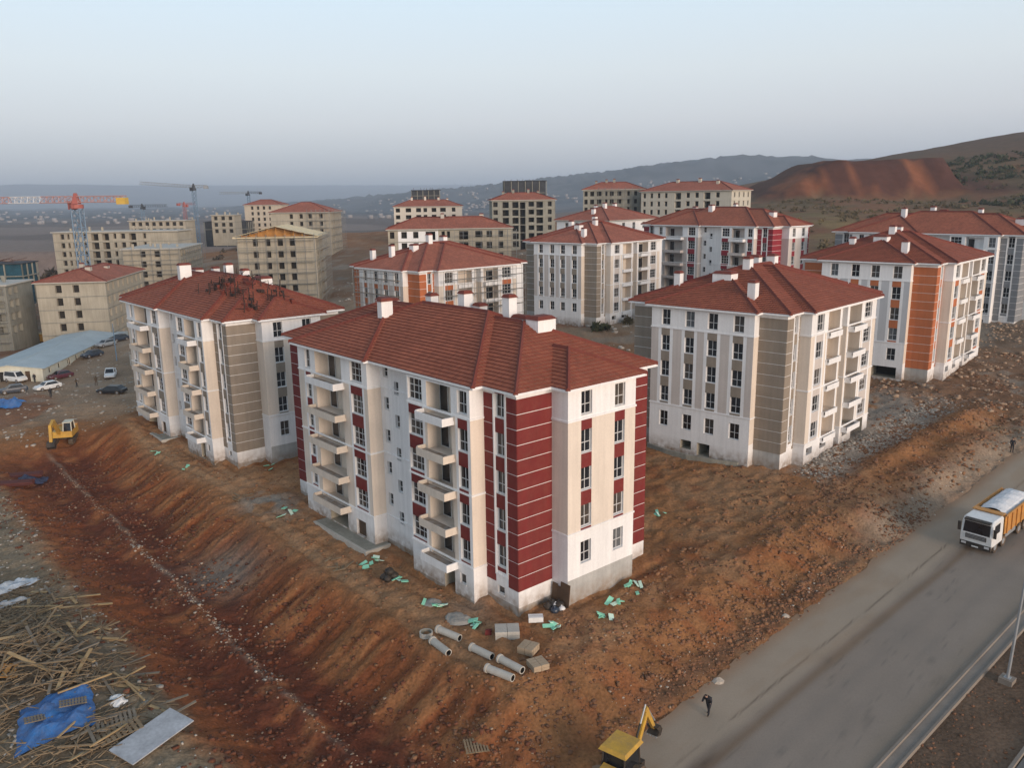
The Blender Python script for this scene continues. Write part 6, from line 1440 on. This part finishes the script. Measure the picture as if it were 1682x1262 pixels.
for i, (x, y, r, lab) in enumerate(((17.5, 165.5, 1.3, "green shrub at the foot of the middle distance taupe corner, left one"), (19.2, 166.3, 1.0, "green shrub at the foot of the middle distance taupe corner, right one"), (24.5, 172, 1.1, "low brownish shrub right of the green ones by the middle distance block"), (-30, 208, 2.0, "dark green shrub at the foot of the scaffolded timber roofed block"))):
    z = gz(x, y); root = thing("shrub", lab, "shrub", (x, y, z), 0, "shrubs between the blocks")
    ob("foliage", clumps("foliage", [(0, 0, .25*r)], [r], LEAFG if i != 2 else LEAF, 160, None), root)
    b = MB()
    for j in range(4): b.bar((0, 0, -.1), (rnd.uniform(-.5, .5)*r, rnd.uniform(-.5, .5)*r, r*.7), .05, BROWN, 4, .02)
    b.build("stem", root)
for i in range(9):
    x, y = -215+rnd.uniform(0, 75), 300+rnd.uniform(-40, 60); z = gz(x, y); r = rnd.uniform(2.2, 3.6)
    root = thing("tree", "bare dark tree on the plain at the left edge beyond the teal netting", "tree", (x, y, z), 0, "trees on the plain at the left")
    ob("crown", clumps("crown", [(0, 0, 2.2), (rnd.uniform(-1, 1), .5, 3)], [r, r*.7], mat("brown_scrub", (.08, .06, .04)), 90, None), root); b = MB(); b.bar((0, 0, -.3), (0, 0, 3), .25, BROWN, 5, .1); b.build("trunk", root)
def houses(name, pts, smin, smax):
    pts = np.array(pts); z = terrain(pts[:, 0], pts[:, 1])[0]; n = len(pts); h = np.stack([rs.uniform(smin, smax, n), rs.uniform(smin, smax, n)*.7, rs.uniform(smin, smax, n)*.6], 1)
    cubes_mesh(name, np.stack([pts[:, 0], pts[:, 1], z+h[:, 2]*.8], 1), h, rs.uniform(0, 3, n), .03, HOUSEW)
T_ = []
for cx, cy, sx, sy, n in ((-700, 1600, 260, 120, 35), (-1100, 1900, 400, 160, 60), (-500, 1350, 150, 80, 14), (-1600, 2800, 600, 200, 120), (-350, 1500, 200, 100, 24), (-900, 1450, 200, 90, 14)): T_ += [(rs.normal(cx, sx), rs.normal(cy, sy)) for _ in range(n)]
houses("far_town", T_, 2.5, 6)
T_ = []
for cx, cy, sx, sy, n in ((120, 2500, 130, 120, 70), (500, 2500, 140, 120, 60), (900, 2500, 140, 100, 90), (-150, 2600, 160, 100, 50), (850, 2250, 120, 60, 50), (-350, 3000, 150, 60, 40)): T_ += [(rs.normal(cx, sx), rs.normal(cy, sy)) for _ in range(n)]
houses("far_town", T_, 2.5, 6)

# ---------------------------------------------------------------- air
hz_ = MB(); hz_.box(-14500, 9800, -700, 14600, -90, 330, SOIL)
hme = hz_.mesh("haze"); hme.materials.clear()
hm = bpy.data.materials.new("haze_air"); hm.use_nodes = True; hn = hm.node_tree.nodes
hn.remove(hn["Principled BSDF"]); pv = hn.new("ShaderNodeVolumePrincipled"); pv.inputs["Color"].default_value = (.74, .85, 1, 1)
pv.inputs["Density"].default_value = 1.6e-4; pv.inputs["Anisotropy"].default_value = 0
hm.node_tree.links.new(pv.outputs[0], hn["Material Output"].inputs["Volume"])
hme.materials.append(hm); ob("haze", hme, kind="stuff")
